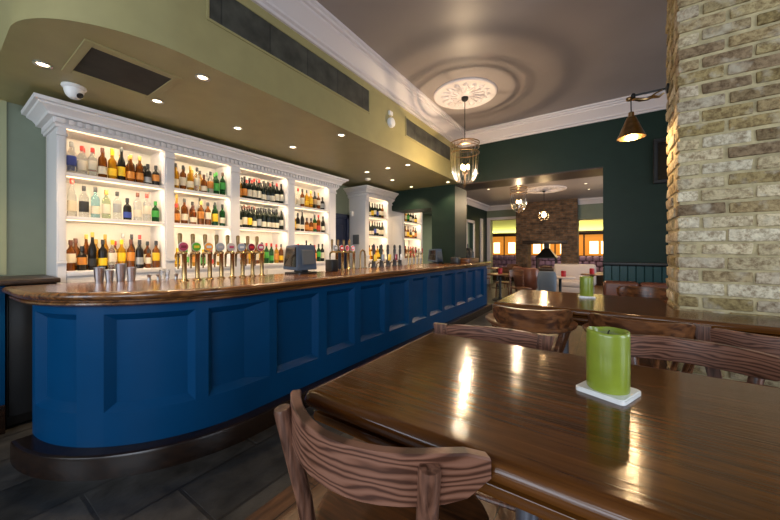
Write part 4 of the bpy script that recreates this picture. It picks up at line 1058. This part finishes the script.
small_chair(-1.80, 8.70, R(-140), 'dark dining chair right of the table past the bar')
small_chair(-2.55, 9.98, R(180), 'dark dining chair behind the table past the bar')
small_chair(-3.6, 11.2, R(-20), 'dark dining chair near the left opening frame')
small_chair(-2.9, 12.4, R(180), 'dark dining chair before the chimney corner')
def armchair(x, y, rz, m, label, s=1.0):
    t = thing('armchair', label, 'armchair', (x, y, 0), rz)
    bx('seat_cushion', (-.28 * s, -.25 * s, .26 * s), (.28 * s, .28 * s, .46 * s), M[m], .05, t)
    pth = []
    for i in range(17):
        a = R(-90 + (-100 + 200 * i / 16)); pth.append((.36 * s * math.cos(a), .34 * s * math.sin(a)))
    q = MB(); plank(q, pth, .16 * s, .92 * s, .11 * s, lean=.12, rnd=.03); q.obj('wrap_back', M[m], t, sharp=60)
    for sx in (-1, 1):
        for sy in (-1, 1):
            q = MB(); q.tube([(sx * .24 * s, sy * .22 * s, 0), (sx * .22 * s, sy * .2 * s, .27 * s)], [.014, .02], 8); q.obj('leg', M['chair_dark'], t)
t = thing('upholstered_chair', 'pale grey upholstered chair with its back to the camera', 'chair', (-1.16, 8.4, 0), R(14))
bx('seat_cushion', (-.20, -.18, .38), (.20, .22, .48), M['greyfabric'], .03, t)
q = MB(); plank(q, [(x_, y_ - .18) for x_, y_ in arcpts(.19, .05)], .40, .93, .07, rnd=.02); q.obj('backrest', M['greyfabric'], t, sharp=60)
for sx in (-1, 1):
    for sy in (-1, 1):
        q = MB(); q.tube([(sx * .18, sy * .17, 0), (sx * .16, sy * .15, .39)], [.014, .02], 8); q.obj('leg', M['chair_dark'], t)
armchair(-1.85, 10.2, R(-50), 'leather', 'brown leather tub chair before the brick chimney')
t = thing('tufted_sofa', 'cream buttoned sofa right of the pale grey chair', 'sofa', (-.80, 11.6, 0))
bx('seat_cushion', (-.55, -.35, .28), (.55, .25, .46), M['tuft'], .05, t)
q = MB(); q.box((-.6, .2, .3), (.6, .38, .98), .09, 4); q.obj('backrest', M['tuft'], t)
q = MB()
for j in range(3):
    for k in range(5): q.lathe([(0, -.012), (.016, -.006), (.018, 0)], (-.42 + .21 * k + (.1 if j % 2 else 0) * (k < 4), .198, .55 + .14 * j), n=8, ax=Matrix.Rotation(R(90), 3, 'X'), cap=False)
q.obj('buttons', M['leather'], t)
bx('base', (-.55, -.33, .08), (.55, .36, .28), M['tuft'], .02, t)
for sx in (-.5, .5):
    for sy in (-.28, .3): 
        q = MB(); q.lathe([(.02, 0), (.03, .08)], (sx, sy, 0), n=10); q.obj('leg', M['chair_dark'], t)
def red_candle(x, y, z, label):
    q = MB(); q.lathe([(.055, 0), (.06, .004), (.06, .15), (.052, .155), (.045, .148), (0, .146)], n=22, cap=False)
    o = q.obj('pillar_candle', M['red'], None, (x, y, z)); tag(o, label, 'candle', 'red candles in the far room')
red_candle(-.90, 9.62, .72, 'red pillar candle on the pale round table by the sofa')
red_candle(-.28, 10.55, .76, 'red pillar candle on the small table under right opening')
red_candle(-2.45, 9.2, .76, 'red candle on the round table past the bar end')
t = thing('coat_stand', 'dark coat hanging on a stand beyond the green pier', 'coat stand', (-3.55, 9.6, 0))
q = MB(); q.lathe([(.2, 0), (.2, .02), (.03, .04), (.02, .08), (.02, 1.62), (0, 1.64)], n=16, cap=False); q.obj('pole', M['black'], t)
q = MB(); q.strip([[(math.cos(2 * math.pi * k / 14) * rx, math.sin(2 * math.pi * k / 14) * ry - .02, z) for k in range(14)] for rx, ry, z in ((.22, .13, .82), (.21, .12, 1.15), (.20, .11, 1.38), (.10, .07, 1.50))], closed=True); q.obj('coat', M['blackplastic'], t)
# lights of the far room
rose(-1.5, 10.6, FZ, .6, 'white ceiling rose of the far room seen through the opening')
lantern(-1.76, 8.3, FZ, 3.0, 2.37, .20, 'glass bell lantern in the far room, left of the brick chimney centre', 60)
t = thing('pendant_lamp', 'small bare-bulb pendant in front of the far brick chimney', 'pendant lamp', (-1.5, 10.5, FZ - .06))
q = MB(); q.tube([(0, 0, 0), (0, 0, -.55)], .006, 8); q.lathe([(.05, 0), (.04, -.03), (.01, -.05)], n=16); q.obj('rod', M['black'], t)
q = MB(); q.lathe([(.03, -.54), (.035, -.60), (.05, -.62), (.05, -.63)], n=16); q.obj('lamp_holder', M['agedbrass'], t)
q = MB(); q.lathe([(.02, -.63), (.05, -.68), (.06, -.73), (.04, -.78), (0, -.80)], n=20, cap=False); q.obj('bulb', M['glow'], t)
q = MB(); q.lathe([(.05, -.60), (.13, -.66), (.14, -.80), (.10, -.88), (.02, -.92)], n=32, cap=False); q.obj('glass_shade', M['glasspane'], t)
lamp('POINT', 'pendant_light', (-1.5, 10.5, FZ - .92), 30, WARM, shadow_soft_size=.06)
for i, (x, y, s_) in enumerate([(-.45, 9.1, 'nearest the opening lintel'), (-.42, 10.3, 'second from the opening lintel'), (-.38, 11.3, 'farthest, by the chimney corner'), (-2.9, 9.6, 'left of the far lantern')]):
    downlight(x, y, FZ, 'white ceiling downlight of the far room, ' + s_, 25, 'downlights of the far room')
lamp('AREA', 'side_room_light', (-6.4, 10.5, 3.1), 120, (1, .93, .75), (0, 0, 0), shape='SQUARE', size=1.5)
lamp('AREA', 'far_room_light', (-1.0, 15.0, 3.2), 60, (1, .75, .45), (0, 0, 0), shape='SQUARE', size=2)
